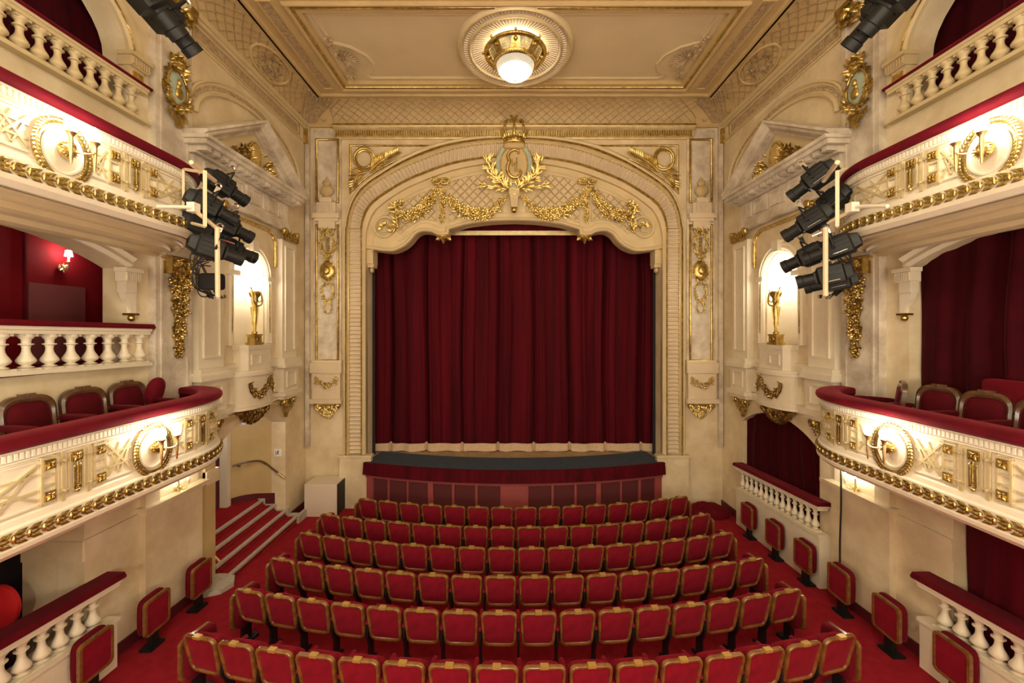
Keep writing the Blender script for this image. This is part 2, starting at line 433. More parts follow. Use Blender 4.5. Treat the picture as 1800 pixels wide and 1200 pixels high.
# ------------------------------------------------------------ side walls with their openings
def wall_holes(s):
    H = []
    if s < 0: H.append([(7.62, -.2), (10.0, -.2)]+seg_arc(7.62, 10.0, 2.5, .42))
    else: H.append([(7.54, .92), (10.05, .92)]+seg_arc(7.54, 10.05, 2.52, .42))
    H.append([(1.5, .78), (5.27, .78), (5.27, 2.72), (1.5, 2.72)])
    H.append([(2.95, 4.28 if s < 0 else 3.18), (5.85, 4.28 if s < 0 else 3.18)]+seg_arc(2.95, 5.85, 5.72, .34))
    H.append([(2.95, 7.98), (5.85, 7.98)]+ell_arc(2.95, 5.85, 8.85, .95))
    H.append([(8.1, 4.48), (9.1, 4.48)]+ell_arc(8.1, 9.1, 6.0, .5))
    return H
WALL = {}
for s in (-1, 1):
    F = FW(s); nm = SIDE[s]
    b = MB(F); b.prism([(-3, -.45), (YP+.5, -.45), (YP+.5, 11.0), (-3, 11.0)], wall_holes(s), -.35, 0)
    W = WALL[s] = struct('wall_'+nm, b, MARBLE, smooth=25)
    # niche shell
    b = MB(F); rows = []
    for i in range(9):
        v = 4.48+(6.0-4.48)*i/8; rows.append([(8.6+.5*cos(a), v, -.02-.42*sin(a)) for a in [PI*k/16 for k in range(17)]])
    for i in range(1, 9):
        t = PI/2*i/8; rows.append([(8.6+.5*cos(t)*cos(a), 6.0+.5*sin(t), -.02-.42*cos(t)*sin(a)) for a in [PI*k/16 for k in range(17)]])
    b.grid(rows); b.prism([(8.6+.5*cos(PI*k/16), -.02-.42*sin(PI*k/16)) for k in range(17)], [], 4.44, 4.48) if 0 else None
    b.obj('niche', PALE, W, smooth=60)
    b = MB(F); b.sweep(list(reversed([(7.98, 4.5)]+[(8.6-.6*cos(PI*i/20), 6.0+.6*sin(PI*i/20)) for i in range(21)]+[(9.22, 4.5)])), [(-.09, 0), (-.09, .06), (-.05, .09), (-.02, .06), (.02, .08), (.07, .05), (.07, 0)])
    b.box(7.88, 8.14, 5.92, 6.02, 0, .13); b.box(9.06, 9.32, 5.92, 6.02, 0, .13); b.box(8.5, 8.7, 6.5, 6.74, .02, .16)
    b.obj('archivolt', PALE, W)
    b = MB(F)
    for u in (7.97, 9.23):
        for i in range(42): b.blob((u, 4.75+i*.027, .075), (.022, .014, .02), 5, 3)
    b.obj('bead_strip', GOLD, W)
    # aedicule: pilasters, bases, entablature
    for (u0, u1) in ((7.0, 7.62), (9.58, 10.2)):
        b = MB(F); b.box(u0, u1, 4.1, 7.0, 0, .16); b.sweep([(u0+.1, 4.3), (u1-.1, 4.3), (u1-.1, 6.85), (u0+.1, 6.85)], [(0, .16), (0, .19), (.03, .19), (.03, .16)], True)
        b.box(u0-.05, u1+.05, 4.0, 4.12, 0, .24); b.box(u0-.08, u1+.08, 3.9, 4.0, 0, .28); b.box(u0-.02, u1+.02, 3.3, 3.9, 0, .2)
        b.sweep([(u0+.1, 3.42), (u1-.1, 3.42), (u1-.1, 3.8), (u0+.1, 3.8)], [(0, .2), (0, .23), (.03, .23), (.03, .2)], True)
        b.box(u0-.08, u1+.08, 3.22, 3.32, 0, .28); b.box(u0-.04, u1+.04, 3.14, 3.22, 0, .22)
        PL = b.obj('pilaster', PALE, W)
        b = MB(F); rnd = random.Random(7)
        for i in range(6):
            u = u0+.04+i*(u1-u0-.08)/5
            for j in range(3): b.leaf((u, 6.98+.07*j, .18), ((i-2.5)*.12, 1, .5), .14, .12, .05)
        for u in (u0+.04, u1-.04): b.lathe([(.02, -.05), (.085, -.04), (.085, .04), (.02, .05)], (u, 7.2, .2), 10, 2)
        for i in range(16): b.flower((rnd.uniform(u0, u1), 7.0+.2*rnd.random(), .2), .05, rnd)
        b.obj('gilt_capital', GOLD, PL)
        b = MB(F); rnd = random.Random(8); uc = (u0+u1)/2
        for i in range(110):
            t = rnd.random(); wd_ = .3*(1-t)**.8; b.leaf((uc+rnd.uniform(-1, 1)*wd_, 3.12-.42*t, .05+.12*(1-t)*rnd.random()), (rnd.uniform(-.9, .9), -1, .4), .095, .05)
        for u in (-.2, .2): b.lathe([(.02, -.04), (.08, -.03), (.08, .03), (.02, .04)], (uc+u, 3.06, .16), 10, 2)
        b.box(uc-.27, uc+.27, 3.1, 3.15, 0, .16); b.obj('gilt_bracket', GOLD, PL)
    b = MB(F); b.box(6.9, 10.55, 3.22, 3.32, 0, .1); b.box(6.9, 10.55, 3.14, 3.22, 0, .06); b.box(6.9, 10.55, 3.95, 4.05, 0, .1)
    b.box(7.62, 9.58, 4.05, 4.14, 0, .06)
    for k in (7.7, 9.35): b.sweep([(k, 3.45), (k+.2, 3.45), (k+.2, 3.82), (k, 3.82)], [(0, 0), (0, .03), (.03, .03), (.03, 0)], True)
    b.obj('dado_moulding', PALE, W)
    # gilded shouldered frame above the niche
    b = MB(F); fr = [(9.5, 6.3)]+[(9.5-.0, 6.5)]+[(9.18+.32*cos(PI/2*i/8), 6.83+.3*sin(PI/2*i/8)) for i in range(9)]+[(8.02-.32*sin(PI/2*i/8), 6.83+.3*cos(PI/2*i/8)) for i in range(9)]+[(7.7, 6.3)]
    b.sweep(fr, [(-.03, 0), (-.03, .05), (0, .07), (.03, .05), (.03, 0)])
    for i in range(110):
        p = along(fr, (i+.5)/110); b.blob((p[0], p[1], .06), .022, 5, 3)
    b.obj('gilt_frame', GOLD, W)
    F_ = F; F = lambda u, v, w: F_(8.35+(u-8.6)*.907, v if v < 8.12 else 8.12+(v-8.12)*.87, w)
    b = MB(F); b.box(6.95, 10.25, 7.25, 7.42, 0, .2); b.box(6.98, 10.22, 7.42, 7.86, 0, .17)
    for k in range(5):
        u = 7.3+k*.63
        if k in (0, 4, 2, 1, 3):
            for q in (0, .07, .14): b.box(u+q-.09, u+q-.045, 7.48, 7.82, .17, .2)
            b.sweep([(u+.14, 7.5), (u+.44, 7.5), (u+.44, 7.8), (u+.14, 7.8)], [(0, .17), (0, .19), (.02, .19), (.02, .17)], True) if k < 4 else None
    b.box(6.9, 10.3, 7.86, 7.92, 0, .26); b.box(6.82, 10.38, 7.98, 8.06, 0, .5); b.box(6.78, 10.42, 8.06, 8.12, 0, .56)
    for i in range(15): b.box(6.92+i*.235, 7.04+i*.235, 7.9, 7.98, 0, .44)
    b.obj('entablature', SMARBLE, W)
    t = thing('pediment', 'triangular plaster pediment over the niche on the %s side wall' % nm, 'pediment', (s*5.5, 8.6, 8.12))
    b = MB(F); L = [(6.80, 8.14), (8.6, 9.28), (10.40, 8.14)]
    b.prism([(6.78, 8.12), (10.42, 8.12), (10.42, 8.17), (8.6, 9.33), (6.78, 8.17)], [[(7.25, 8.2), (9.95, 8.2), (8.6, 9.06)]], 0, .3)
    b.sweep(L, [(-.1, .1), (-.1, .42), (-.05, .48), (.0, .48), (.03, .56), (.08, .56), (.08, .1)])
    b.obj('raking_cornice', SMARBLE, t)
    b = MB(F); b.prism([(7.2, 8.13), (10.0, 8.13), (8.6, 9.1)], [], 0, .25); b.obj('tympanum', CREAM, t)
    b = MB(F)
    for k in range(2):
        A, B = ((7.25, 8.34), (8.52, 9.12)) if k == 0 else ((9.95, 8.34), (8.68, 9.12))
        for i in range(9):
            f = (i+.4)/9; u = A[0]+(B[0]-A[0])*f; v = A[1]+(B[1]-A[1])*f
            b.bar((u-.035, v-.035*(.61 if k == 0 else -.61)), (u+.035, v+.035*(.61 if k == 0 else -.61)), .07, .1, .38)
    b.obj('dentils', SMARBLE, t)
    b = MB(F); rnd = random.Random(11)
    b.lathe([(0, .16), (.15, .15), (.2, .12), (.22, .04)], (8.6, 8.52, .2), 24, 2, su=.85, sw=1.35)
    m_ = tag(b.obj('gilt_medallion', BRASS), 'smooth gold oval boss in the middle of the pediment on the %s wall' % nm, 'ornament')
    b = MB(F)
    for i in range(36):
        a = 2*PI*i/36; b.blob((8.6+.21*cos(a), 8.52+.32*sin(a), .3), .025, 5, 3)
    for i in range(120):
        q = rnd.choice((-1, 1)); d = rnd.random(); u = 8.6+q*(.24+d*.62); v = 8.2+(1-d)*.42*rnd.random()+.04
        b.leaf((u, v, .27+.12*rnd.random()*(1-d)), (q*rnd.uniform(-.2, 1), rnd.uniform(-.6, .9), .5), .16*(1.1-d*.5), .07)
    tag(b.obj('gilt_leaf_scroll', GOLD), 'gilded leaf scrolls either side of the gold boss in the %s pediment' % nm, 'ornament')
    F = F_
    # big relief arch and the mouldings above
    b = MB(F); P = [(10.55, 8.3)]+[(8.72+1.83*cos(PI*i/24), 8.72+1.02*sin(PI*i/24)) for i in range(25)]
    b.sweep(P, [(-.03, 0), (-.03, .07), (.0, .09), (.03, .05), (.17, .04), (.2, .09), (.23, .07), (.23, 0)])
    b.obj('relief_arch', CREAM, W)
    b = MB(F)
    for i in range(150):
        p = along(P, (i+.5)/150); q = along(P, min(1, (i+1)/150)); d = (q[0]-p[0], q[1]-p[1]); Lq = math.hypot(*d) or 1
        n_ = (-d[1]/Lq, d[0]/Lq); b.leaf((p[0]+n_[0]*(-.1), p[1]+n_[1]*(-.1), .05), (n_[0]*(-1)**i+d[0]/Lq, n_[1]*(-1)**i+d[1]/Lq, .2), .08, .05, .02) if 0 else b.leaf((p[0]+n_[0]*.1, p[1]+n_[1]*.1, .045), (n_[0]*(-1)**i*.6+d[0]/Lq, n_[1]*(-1)**i*.6+d[1]/Lq, .15), .09, .05, .02)
    b.obj('arch_relief', RELIEF, W)
    b = MB(F)
    b.box(2.5, 11, 10.36, 10.46, 0, .12); b.box(2.5, 11, 10.30, 10.36, 0, .07); b.box(2.5, 11, 9.93, 9.97, 0, .04)
    for (a, c) in ((7.05, 10.6), (3.4, 6.1)): b.sweep([(a, 10.0), (c, 10.0), (c, 10.26), (a, 10.26)], [(0, 0), (0, .03), (.025, .03), (.025, 0)], True)
    b.obj('frieze_moulding', CREAM, W)
    b = MB(F); b.box(7.1, 10.55, 10.03, 10.23, 0, .012); b.box(3.45, 6.05, 10.03, 10.23, 0, .012); b.obj('frieze_relief', RELIEF, W)
    b = MB(F); b.box(10.58, 10.62, 10.02, 10.36, .0, .03) ; b.box(10.85, 11.0, 9.9, 10.3, 0, .12); b.obj('gilt_corner_bracket', GOLD, W)
    # the broad pilaster with its hanging ornament
    b = MB(F); b.box(6.2, 6.9, 3.1, 10.3, 0, .12); b.sweep([(6.28, 3.4), (6.82, 3.4), (6.82, 5.95), (6.28, 5.95)], [(0, .12), (0, .14), (.03, .14), (.03, .12)], True)
    b.sweep([(6.28, 7.3), (6.82, 7.3), (6.82, 10.1), (6.28, 10.1)], [(0, .12), (0, .14), (.03, .14), (.03, .12)], True)
    b.box(6.15, 6.95, 6.02, 6.12, 0, .17)
    PL = b.obj('pilaster', SMARBLE, W)
    b = MB(F); rnd = random.Random(12)
    for i in range(60): b.leaf((rnd.uniform(6.2, 6.9), rnd.uniform(9.88, 10.3), .14), (rnd.uniform(-1, 1), rnd.uniform(-1, 1), .4), .16, .09)
    for u in (6.3, 6.8): b.lathe([(.02, -.04), (.1, -.03), (.1, .03), (.02, .04)], (u, 10.15, .2), 12, 2)
    b.box(6.14, 6.96, 10.28, 10.36, 0, .2); b.obj('gilt_capital', GOLD, PL)
    # upper tier: archivolt and impost
    b = MB(F); P = ell_arc(2.95, 5.85, 8.85, .95, 28)
    b.sweep(P, [(.0, 0), (0, .05), (-.03, .08), (-.09, .05), (-.13, .07), (-.22, .07), (-.25, .03), (-.25, 0)])
    b.box(5.8, 6.14, 8.84, 8.9, -.1, .14); b.box(5.82, 6.1, 8.7, 8.84, -.1, .1); b.box(5.84, 6.06, 8.45, 8.7, -.1, .06)
    for i in range(7): b.box(5.83+i*.042, 5.853+i*.042, 8.72, 8.83, .1, .12)
    b.obj('box_archivolt', CREAM, W)
    b = MB(F); b.sweep([(p[0], p[1]) for p in ell_arc(2.95, 5.85, 8.85, .95, 28)], [(-.035, .07), (-.045, .1), (-.06, .07)]); b.box(5.88, 6.02, 8.52, 8.64, .06, .09); b.obj('gilt_line', GOLD, W)
    # middle tier: arch moulding, impost capital, console
    b = MB(F); P = [(5.85, 5.72)]+seg_arc(2.95, 5.85, 5.72, .34)
    b.sweep(P[1:], [(0, 0), (0, .04), (-.04, .09), (-.1, .06), (-.16, .1), (-.2, .04), (-.2, 0)])
    b.obj('box_archivolt', PALE, W)
    t = thing('console_bracket', 'fluted scroll bracket under the arch of the %s middle box' % nm, 'bracket', (s*5.7, 5.85, 4.95))
    b = MB(F); b.box(5.72, 6.0, 5.66, 5.72, -.06, .12); b.box(5.74, 5.98, 5.52, 5.66, -.06, .09)
    b.box(5.77, 5.94, 5.36, 5.52, -.06, .07)
    b.prism(smoothp([(5.77, 5.36), (5.80, 5.27), (5.84, 5.2), (5.87, 5.1), (5.87, 5.04)])+[(5.95, 5.04), (5.95, 5.36)], [], -.04, .05)
    for i in range(7): b.box(5.75+i*.033, 5.77+i*.033, 5.53, 5.65, .09, .11)
    b.obj('bracket_body', PALE, t)
    b = MB(F); b.blob((5.90, 4.99, .02), (.05, .05, .05), 10, 6); b.box(5.83, 5.97, 5.03, 5.06, -.04, .08)
    b.obj('gilt_finial', GOLD, t)
    # lower wall: raised sconce panel, string courses, skirting
    b = MB(F); b.box(6.05, 7.15, 0, 2.02, 0, .1); b.box(6.0, 7.2, 2.02, 2.08, 0, .16); b.box(5.98, 7.22, 2.08, 2.12, 0, .2)
    b.box(6.05, 6.3, 2.12, 2.85, 0, .1); b.box(6.3, 7.15, 2.12, 2.85, 0, .04)
    b.obj('sconce_panel', MARBLE, W)
    b = MB(F); b.box(5.27, 6.05, 1.98, 2.04, 0, .03); b.box(5.27, 6.05, 1.75, 1.98, 0, .015); b.box(7.15, 7.5, 1.98, 2.04, 0, .04)
    if s < 0: b.box(7.3, 7.61, 1.95, 2.2, 0, .08)
    b.obj('string_course', MARBLE, W)
    b = MB(F)
    for (a, c, w_) in ((1.5, 5.5, .03), (5.5, 6.05, .03), (6.05, 7.15, .12), (7.15, 7.62, .03), (7.62, 10.05, .03), (10.05, 11.0, .03)):
        if s < 0 and a == 7.62: continue
        rows = []
        for w2 in (0, w_): rows.append([(a, floor_z(a)-.02, w2), (a, floor_z(a)+.17, w2), (c, floor_z(c)+.17, w2), (c, floor_z(c)-.02, w2)])
        b.grid(rows, cu=True); 
        ids = b.verts(rows[1]); b.face(ids)
    tag(b.obj('baseboard_'+nm, SKIRT), kind='structure')
# box interiors
def interior(name, s, u0, u1, v0, v1, d, m, w0=-.35):
    b = MB(FW(s)); P = [(u0, v0), (u1, v0), (u1, v1), (u0, v1)]
    b.grid([[(p[0], p[1], w0) for p in P], [(p[0], p[1], -d) for p in P]], cu=True); b.face(b.verts([(p[0], p[1], -d) for p in P]))
    return struct(name, b, m)
interior('wall_middle_box_left', -1, 1.4, 7.3, 3.9, 6.3, 1.5, REDWALL)
interior('wall_middle_box_right', 1, 1.4, 7.3, 3.0, 6.3, 1.5, REDWALL)
for s in (-1, 1):
    interior('wall_upper_box_'+SIDE[s], s, 1.4, 6.6, 7.9, 10.0, 1.3, DCURT)
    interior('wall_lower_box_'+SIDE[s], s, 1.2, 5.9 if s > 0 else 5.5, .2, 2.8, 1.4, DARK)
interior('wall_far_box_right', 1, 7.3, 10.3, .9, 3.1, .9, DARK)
# thick pier that closes the left lower box, seen face on
b = MB(FW(-1)); b.box(5.27, 5.6, 0, 2.8, -.82, -.352); b.box(5.25, 5.35, 1.75, 2.02, -.82, -.006)
struct('wall_pier_left', b, MARBLE)

# ------------------------------------------------------------ proscenium
CPX = 905.5; YF = 10.9
def H(px): return (CPX-px)*YF/FPX
def Z(py, y=YF): return CZ+(579-py)*y/FPX
def PP(pts, sgn=-1): return [(sgn*H(x), Z(y)) for x, y in pts]
C0 = [(605, 798), (605, 600), (605, 420), (607, 400), (612, 372), (622, 345), (640, 322), (671, 300), (720, 271), (767, 252), (833, 240), (905.5, 236)]
C1 = [(617, 798), (617, 600), (617, 420), (618, 400), (623, 373), (634, 350), (651, 332), (682, 311), (720, 292), (790, 266), (850, 255), (905.5, 252)]
C2 = [(637, 798), (637, 600), (637, 420), (637, 400), (641, 380), (649, 364), (663, 349), (695, 328), (730, 310), (790, 288), (850, 277), (905.5, 274)]
C3 = [(644, 798), (644, 600), (644, 440), (645, 410), (649, 392), (656, 376), (668, 362), (700, 339), (735, 321), (795, 299), (850, 288), (905.5, 284)]
NR = 130
def curve(C):
    return smoothp(PP(C), 12)
K0, K1, K2, K3 = [curve(c) for c in (C0, C1, C2, C3)]
def full(K): return K+[(-x, z) for x, z in reversed(K[:-1])]
hole = full(K3)
b = MB(FP); b.prism([(-5.85, -.45), (5.85, -.45), (5.85, 11.0), (-5.85, 11.0)], [[(hole[0][0], 1.15)]+hole+[(hole[-1][0], 1.15)]], -.45, 0)
PW = struct('wall_stage', b, MARBLE, smooth=25)
def loft(name, rows, m, par):
    b = MB(FP); b.grid([[(p[0], p[1], w) for p in full(K)] for K, w in rows]); return b.obj(name, m, par, smooth=40)
def mix(A, B, t): return [(a[0]*(1-t)+b_[0]*t, a[1]*(1-t)+b_[1]*t) for a, b_ in zip(A, B)]
PF = thing('proscenium_arch', 'cream and gold proscenium frame of ribbed plaster arching around the red curtain', 'arch', (0, YP-.1, 1.4))
loft('outer_moulding', [(K0, 0), (K0, .1), (mix(K0, K1, .12), .13), (mix(K0, K1, .3), .11), (mix(K0, K1, .55), .14), (mix(K0, K1, .8), .19), (mix(K0, K1, .9), .15), (K1, .1)], CREAM, PF)
loft('outer_gilt_line', [(mix(K0, K1, .42), .10), (mix(K0, K1, .42), .165), (mix(K0, K1, .62), .175), (mix(K0, K1, .66), .10)], GOLD, PF)
loft('gilt_edge', [(mix(K0, K1, .88), .1), (mix(K0, K1, .88), .18), (K1, .18), (K1, .08)], GOLDP, PF)
loft('ribbed_bed', [(K1, .09), (mix(K1, K2, .5), .05), (K2, .09)], BLUSH, PF)
loft('inner_moulding', [(K2, .09), (K2, .14), (mix(K2, K3, .3), .18), (mix(K2, K3, .6), .14), (K3, .1), (K3, -.05)], CREAM, PF)
loft('inner_gilt_line', [(mix(K2, K3, .02), .1), (mix(K2, K3, .02), .17), (mix(K2, K3, .35), .2), (mix(K2, K3, .5), .1)], GOLD, PF)
b = MB(FP); A = full(K1); B = full(K2); na = len(A)
TA = resamp(A, 196); TB = resamp(B, 196)
# ribs: match inner and outer by blending index parameters
AA = resamp(full(K1), 2*NR); BB = resamp(full(K2), 2*NR)
n = 0; i = 0
Lk = [0]
for k in range(len(A)-1): Lk.append(Lk[-1]+math.dist(A[k], A[k+1]))
tot = Lk[-1]; nrib = int(tot/.112)
def at(K, t):    # parameter by outer length
    x = t*tot; k = 0
    while k < len(Lk)-2 and Lk[k+1] < x: k += 1
    f = (x-Lk[k])/(Lk[k+1]-Lk[k]); return (K[k][0]*(1-f)+K[k+1][0]*f, K[k][1]*(1-f)+K[k+1][1]*f)
for i in range(nrib):
    rows = []
    for j, w in ((0, .0), (.12, .11), (.35, .135), (.6, .125), (.78, .09), (.8, .0)):
        t = (i+j)/nrib; rows.append([(*at(A, t), w+.01), (*[(p+q)/2 for p, q in zip(at(A, t), at(B, t))], w-.005), (*at(B, t), w+.01)])
    b.grid(rows)
b.obj('ribs', BLUSH, PF, smooth=50)
# plinths
for s in (-1, 1):
    b = MB(FP); x0, x1 = sorted((s*H(655), s*H(600))); b.box(x0, x1, -.2, 1.36, 0, .16); b.box(x0-.03, x1+.03, 1.34, 1.40, 0, .2); b.obj('plinth', MARBLE, PF)
    # side pilaster strip with framed panels
    t = thing('stage_pilaster', 'narrow marbled pilaster with gilt frames on the %s of the stage opening' % SIDE[s], 'pilaster', (s*H(577), YP-.05, 2.5))
    b = MB(FP); X = lambda px: s*H(px)
    def bx(px0, px1, y0, y1, w0, w1):
        a, c = sorted((X(px0), X(px1))); b.box(a, c, Z(y1), Z(y0), w0, w1)
    bx(551, 600, 226, 640, 0, .05)
    b.obj('shaft', SMARBLE, t)
    b = MB(FP)
    for (y0, y1) in ((243, 356), (394, 635)):
        a, c = sorted((X(556), X(597))); b.sweep([(a, Z(y1)), (c, Z(y1)), (c, Z(y0)), (a, Z(y0))], [(0, .05), (0, .1), (.02, .12), (.05, .1), (.05, .05)], True)
    b.obj('gilt_frame', GOLD, t)
    b = MB(FP)
    SHF = [o for o in bpy.data.objects if o.parent == t and o.name.startswith('shaft')][0]
    bx(549, 604, 637, 655, 0, .2); bx(552, 601, 655, 700, 0, .16); bx(549, 604, 700, 708, 0, .22); bx(551, 602, 633, 638, 0, .12)
    b.obj('pedestal_block', BLUSH, t); b = MB(FP)
    bx(553, 600, 376, 384, .05, .2); bx(556, 597, 384, 389, .05, .15); bx(560, 593, 357, 376, .05, .17); bx(562, 591, 384, 402, .05, .13)
    for i in range(9): bx(562+i*3.3, 563.8+i*3.3, 360, 374, .17, .19)
    bx(566, 587, 349, 357, .05, .2)
    CB = b.obj('capital_block', BLUSH, t)
    b = MB(FP)
    b.lathe([(.0, .0), (.1, .0), (.12, .03), (.07, .06), (.16, .12), (.19, .2), (.17, .27), (.12, .29), (.14, .31), (.06, .34), (.12, .4), (.1, .46), (.03, .52), (.035, .55), (0, .6)], (X(577), Z(349), .12), 16, 1, sw=.6)
    b.obj('urn', OCHRE, CB)
    b = MB(FP); rnd = random.Random(21)
    sw = [(X(px), Z(py)) for px, py in ((560, 662), (567, 672), (577, 677), (588, 672), (595, 662))]
    b.garland(smoothp(sw), .055, 60, 3, .18)
    for e in (0, -1): b.garland([sw[e], (sw[e][0], sw[e][1]-.2)], .04, 24, 5, .18, False)
    tag(b.obj('gilt_swag', GOLD), 'small gilded garland on the pedestal block %s of the stage' % SIDE[s], 'ornament')
    b = MB(FP)
    for i in range(80):
        q = rnd.random(); wx = .34*(1-q)**.7; b.leaf((X(577)+rnd.uniform(-1, 1)*wx, Z(709)-.33*q, .04+.1*(1-q)), (rnd.uniform(-.8, .8), -1, .4), .12, .07)
    for u in (-.28, .28): b.lathe([(.02, -.04), (.08, -.03), (.08, .03), (.02, .04)], (X(577)+u, Z(713), .12), 10, 2)
    b.box(X(577)-.3, X(577)+.3, Z(712), Z(708), 0, .14)
    tag(b.obj('gilt_bracket', GOLD), 'gilded leafy bracket below the pedestal block %s of the stage' % SIDE[s], 'ornament')
    # hanging trophy: bow, wreath, shield, wreath, tassel
    t = thing('gilt_trophy', 'gilded hanging trophy of wreaths and shield on the pilaster %s of the stage' % SIDE[s], 'ornament', (X(577), YP-.1, Z(549)))
    cx = X(577)
    b = MB(FP); b.tube([(cx+.17*sin(a)*(1 if k else 1), Z(405)+.09*sin(2*a), .1) for k in (0,) for a in [2*PI*i/24 for i in range(24)]], .025, 6, True)
    b.garland([(cx-.2, Z(404)), (cx+.2, Z(404))], .06, 26, 9, .09, False); b.obj('ribbon_bow', GOLD, t)
    def wreath(cx, cy, rx, ry, r, n, seed, nm_):
        b = MB(FP); P = [(cx+rx*cos(2*PI*i/24), cy+ry*sin(2*PI*i/24)) for i in range(25)]
        b.garland(P, r, n, seed, .08, False); b.tube([(p[0], p[1], .07) for p in P[:-1]], r*.35, 5, True); return b.obj(nm_, GOLD, t)
    wreath(cx, Z(430), .18, .33, .058, 110, 4, 'wreath')
    wreath(cx, Z(512), .16, .24, .052, 80, 6, 'wreath')
    wreath(cx, Z(540), .1, .16, .04, 44, 8, 'tassel')
    b = MB(FP); b.lathe([(0, .17), (.1, .16), (.18, .13), (.2, .1), (.21, .05)], (cx, Z(476), 0), 24, 2, sw=1.35); b.garland([(cx+.22*cos(2*PI*i/20), Z(476)+.31*sin(2*PI*i/20)) for i in range(21)], .04, 60, 2, .09, False)
    b.lathe([(.02, .2), (.09, .19), (.1, .15)], (cx, Z(476), 0), 16, 2, sw=1.3); b.obj('shield', GOLD, t)
    b = MB(FP)
    for i in range(13): b.box(cx-.05, cx+.05, Z(417)-.055*i-.035, Z(417)-.055*i, .05, .1)
    b.obj('ribbon', GOLD, t)
    # cove strip mouldings at the very side
    b = MB(FP); a, c = sorted((X(545), X(538))); b.box(a, c, 1.6, 10.4, 0, .1); b.obj('edge_moulding', SMARBLE, PW)
# cornice above the arch
t = thing('gilt_cornice', 'long gilded fluted cornice running over the proscenium arch', 'cornice', (0, YP-.1, 10.0))
b = MB(FP); hx = H(590)
b.sweep([(-hx, 10.05), (hx, 10.05)], [(0, 0), (0, .06), (.04, .07), (.05, .12), (.2, .14), (.24, .22), (.29, .25), (.34, .25), (.34, 0)]); b.obj('cornice_body', GOLDP, t)
b = MB(FP); n = 150
for i in range(n): u = -hx+.05+(2*hx-.1)*i/n; b.box(u, u+.04, 10.1, 10.24, .12, .165)
b.obj('flutes', GOLD, t)
b = MB(FP); b.box(-hx, hx, 10.335, 10.375, .2, .27); b.obj('gilt_lip', GOLD, t)
b = MB(FP); b.box(-5.75, 5.75, 10.38, 10.46, 0, .06); b.obj('cove_fillet', OCHRE, PW)
# spandrels
for s in (-1, 1):
    X = lambda px: s*H(px)
    arc = smoothp([(X(x), Z(y)) for x, y in ((617, 333), (640, 312), (672, 291), (700, 277), (735, 263), (757, 256))], 5)
    b = MB(FP); b.sweep([(X(757), Z(255)), (X(617), Z(255)), (X(617), Z(333))]+arc[1:-1], [(0, 0), (0, .04), (.02, .06), (.045, .04), (.045, 0)] if s > 0 else [(0, 0), (0, .04), (-.02, .06), (-.045, .04), (-.045, 0)], True)
    b.obj('spandrel_frame', GOLD, PF)
    t = thing('spandrel_wreath', 'gilded wreath with palm frond in the top %s spandrel of the stage arch' % SIDE[s], 'ornament', (X(640), YP-.05, Z(320)))
    b = MB(FP); c = (X(641), Z(278)); P = [(c[0]+.24*cos(2*PI*i/28), c[1]+.26*sin(2*PI*i/28)) for i in range(29)]
    for i in range(90):
        a = 2*PI*i/90; b.leaf((c[0]+.24*cos(a), c[1]+.26*sin(a), .06), (-sin(a)+.5*(-1)**i*cos(a), cos(a)+.5*(-1)**i*sin(a), .2), .13, .06)
    b.tube([(p[0], p[1], .05) for p in P[:-1]], .03, 6, True); b.obj('wreath', GOLD, t)
    for (p0, p1, p2, n_) in (((650, 301), (670, 284), (699, 266), 15), ((645, 302), (630, 308), (622, 325), 8)):
        b = MB(FP); St = smoothp([(X(p0[0]), Z(p0[1]), .06), (X(p1[0]), Z(p1[1]), .1), (X(p2[0]), Z(p2[1]), .06)]); b.tube(St, lambda q: .025*(1.1-q), 5)
        for i in range(n_):
            q = (i+.5)/n_; p = along(St, q); r = along(St, min(1, q+.05)); d = (r[0]-p[0], r[1]-p[1])
            L = math.hypot(*d) or 1; d = (d[0]/L, d[1]/L)
            for k in (-1, 1): b.leaf(p, (d[0]-k*d[1]*.7, d[1]+k*d[0]*.7, .25), .34*(1.1-q*.55), .065)
        b.obj('palm_frond', GOLD, t)
# lambrequin
low = [(644, 436), (660, 438), (676, 440), (691, 440), (709, 433), (722, 422), (731, 411), (743, 405), (758, 406), (769, 411), (775, 412), (789, 411), (790, 402), (810, 396), (829, 391.5), (868, 387), (905.5, 385.5)]
loL = smoothp(PP(low[:10]), 4)[:-1]+PP(low[9:13])+smoothp(PP(low[12:]), 4)[1:]
lo = loL+[(-x, z) for x, z in reversed(loL[:-1])]
top = [p for p in hole if p[1] > Z(437)+.01]
LT = thing('plaster_lambrequin', 'scalloped cream plaster valance filling the top of the stage arch, with lattice panels', 'valance', (0, YP, Z(440)))
b = MB(FP); b.prism(lo+list(reversed(top)), [], -.4, .0); b.obj('plaster_body', CREAM, LT)
b = MB(FP); b.sweep([(x, z) for x, z in lo], [(.01, .0), (.01, .05), (.05, .07), (.09, .04), (.1, 0)]); 
b.sweep([(x, z+.22 if abs(x) > 2.2 else z+.2) for x, z in lo[14:-14]], [(0, 0), (0, .015), (.02, .02), (.03, 0)])
b.sweep(resamp([(p[0]*.955, p[1]-.16) for p in top], 60), [(0, 0), (0, .02), (.02, .03), (.04, 0)])
b.obj('edge_moulding', CREAM, LT)
pans = [[(672, 388), (684, 372), (705, 355), (735, 340), (767, 327), (767, 386), (752, 383), (738, 385), (722, 394), (712, 400), (704, 408), (694, 400), (690, 388)],
        [(790, 318), (820, 309), (852, 303), (858, 330), (870, 346), (884, 360), (884, 370), (840, 374), (812, 380), (790, 388)]]
b = MB(FP); bf = MB(FP)
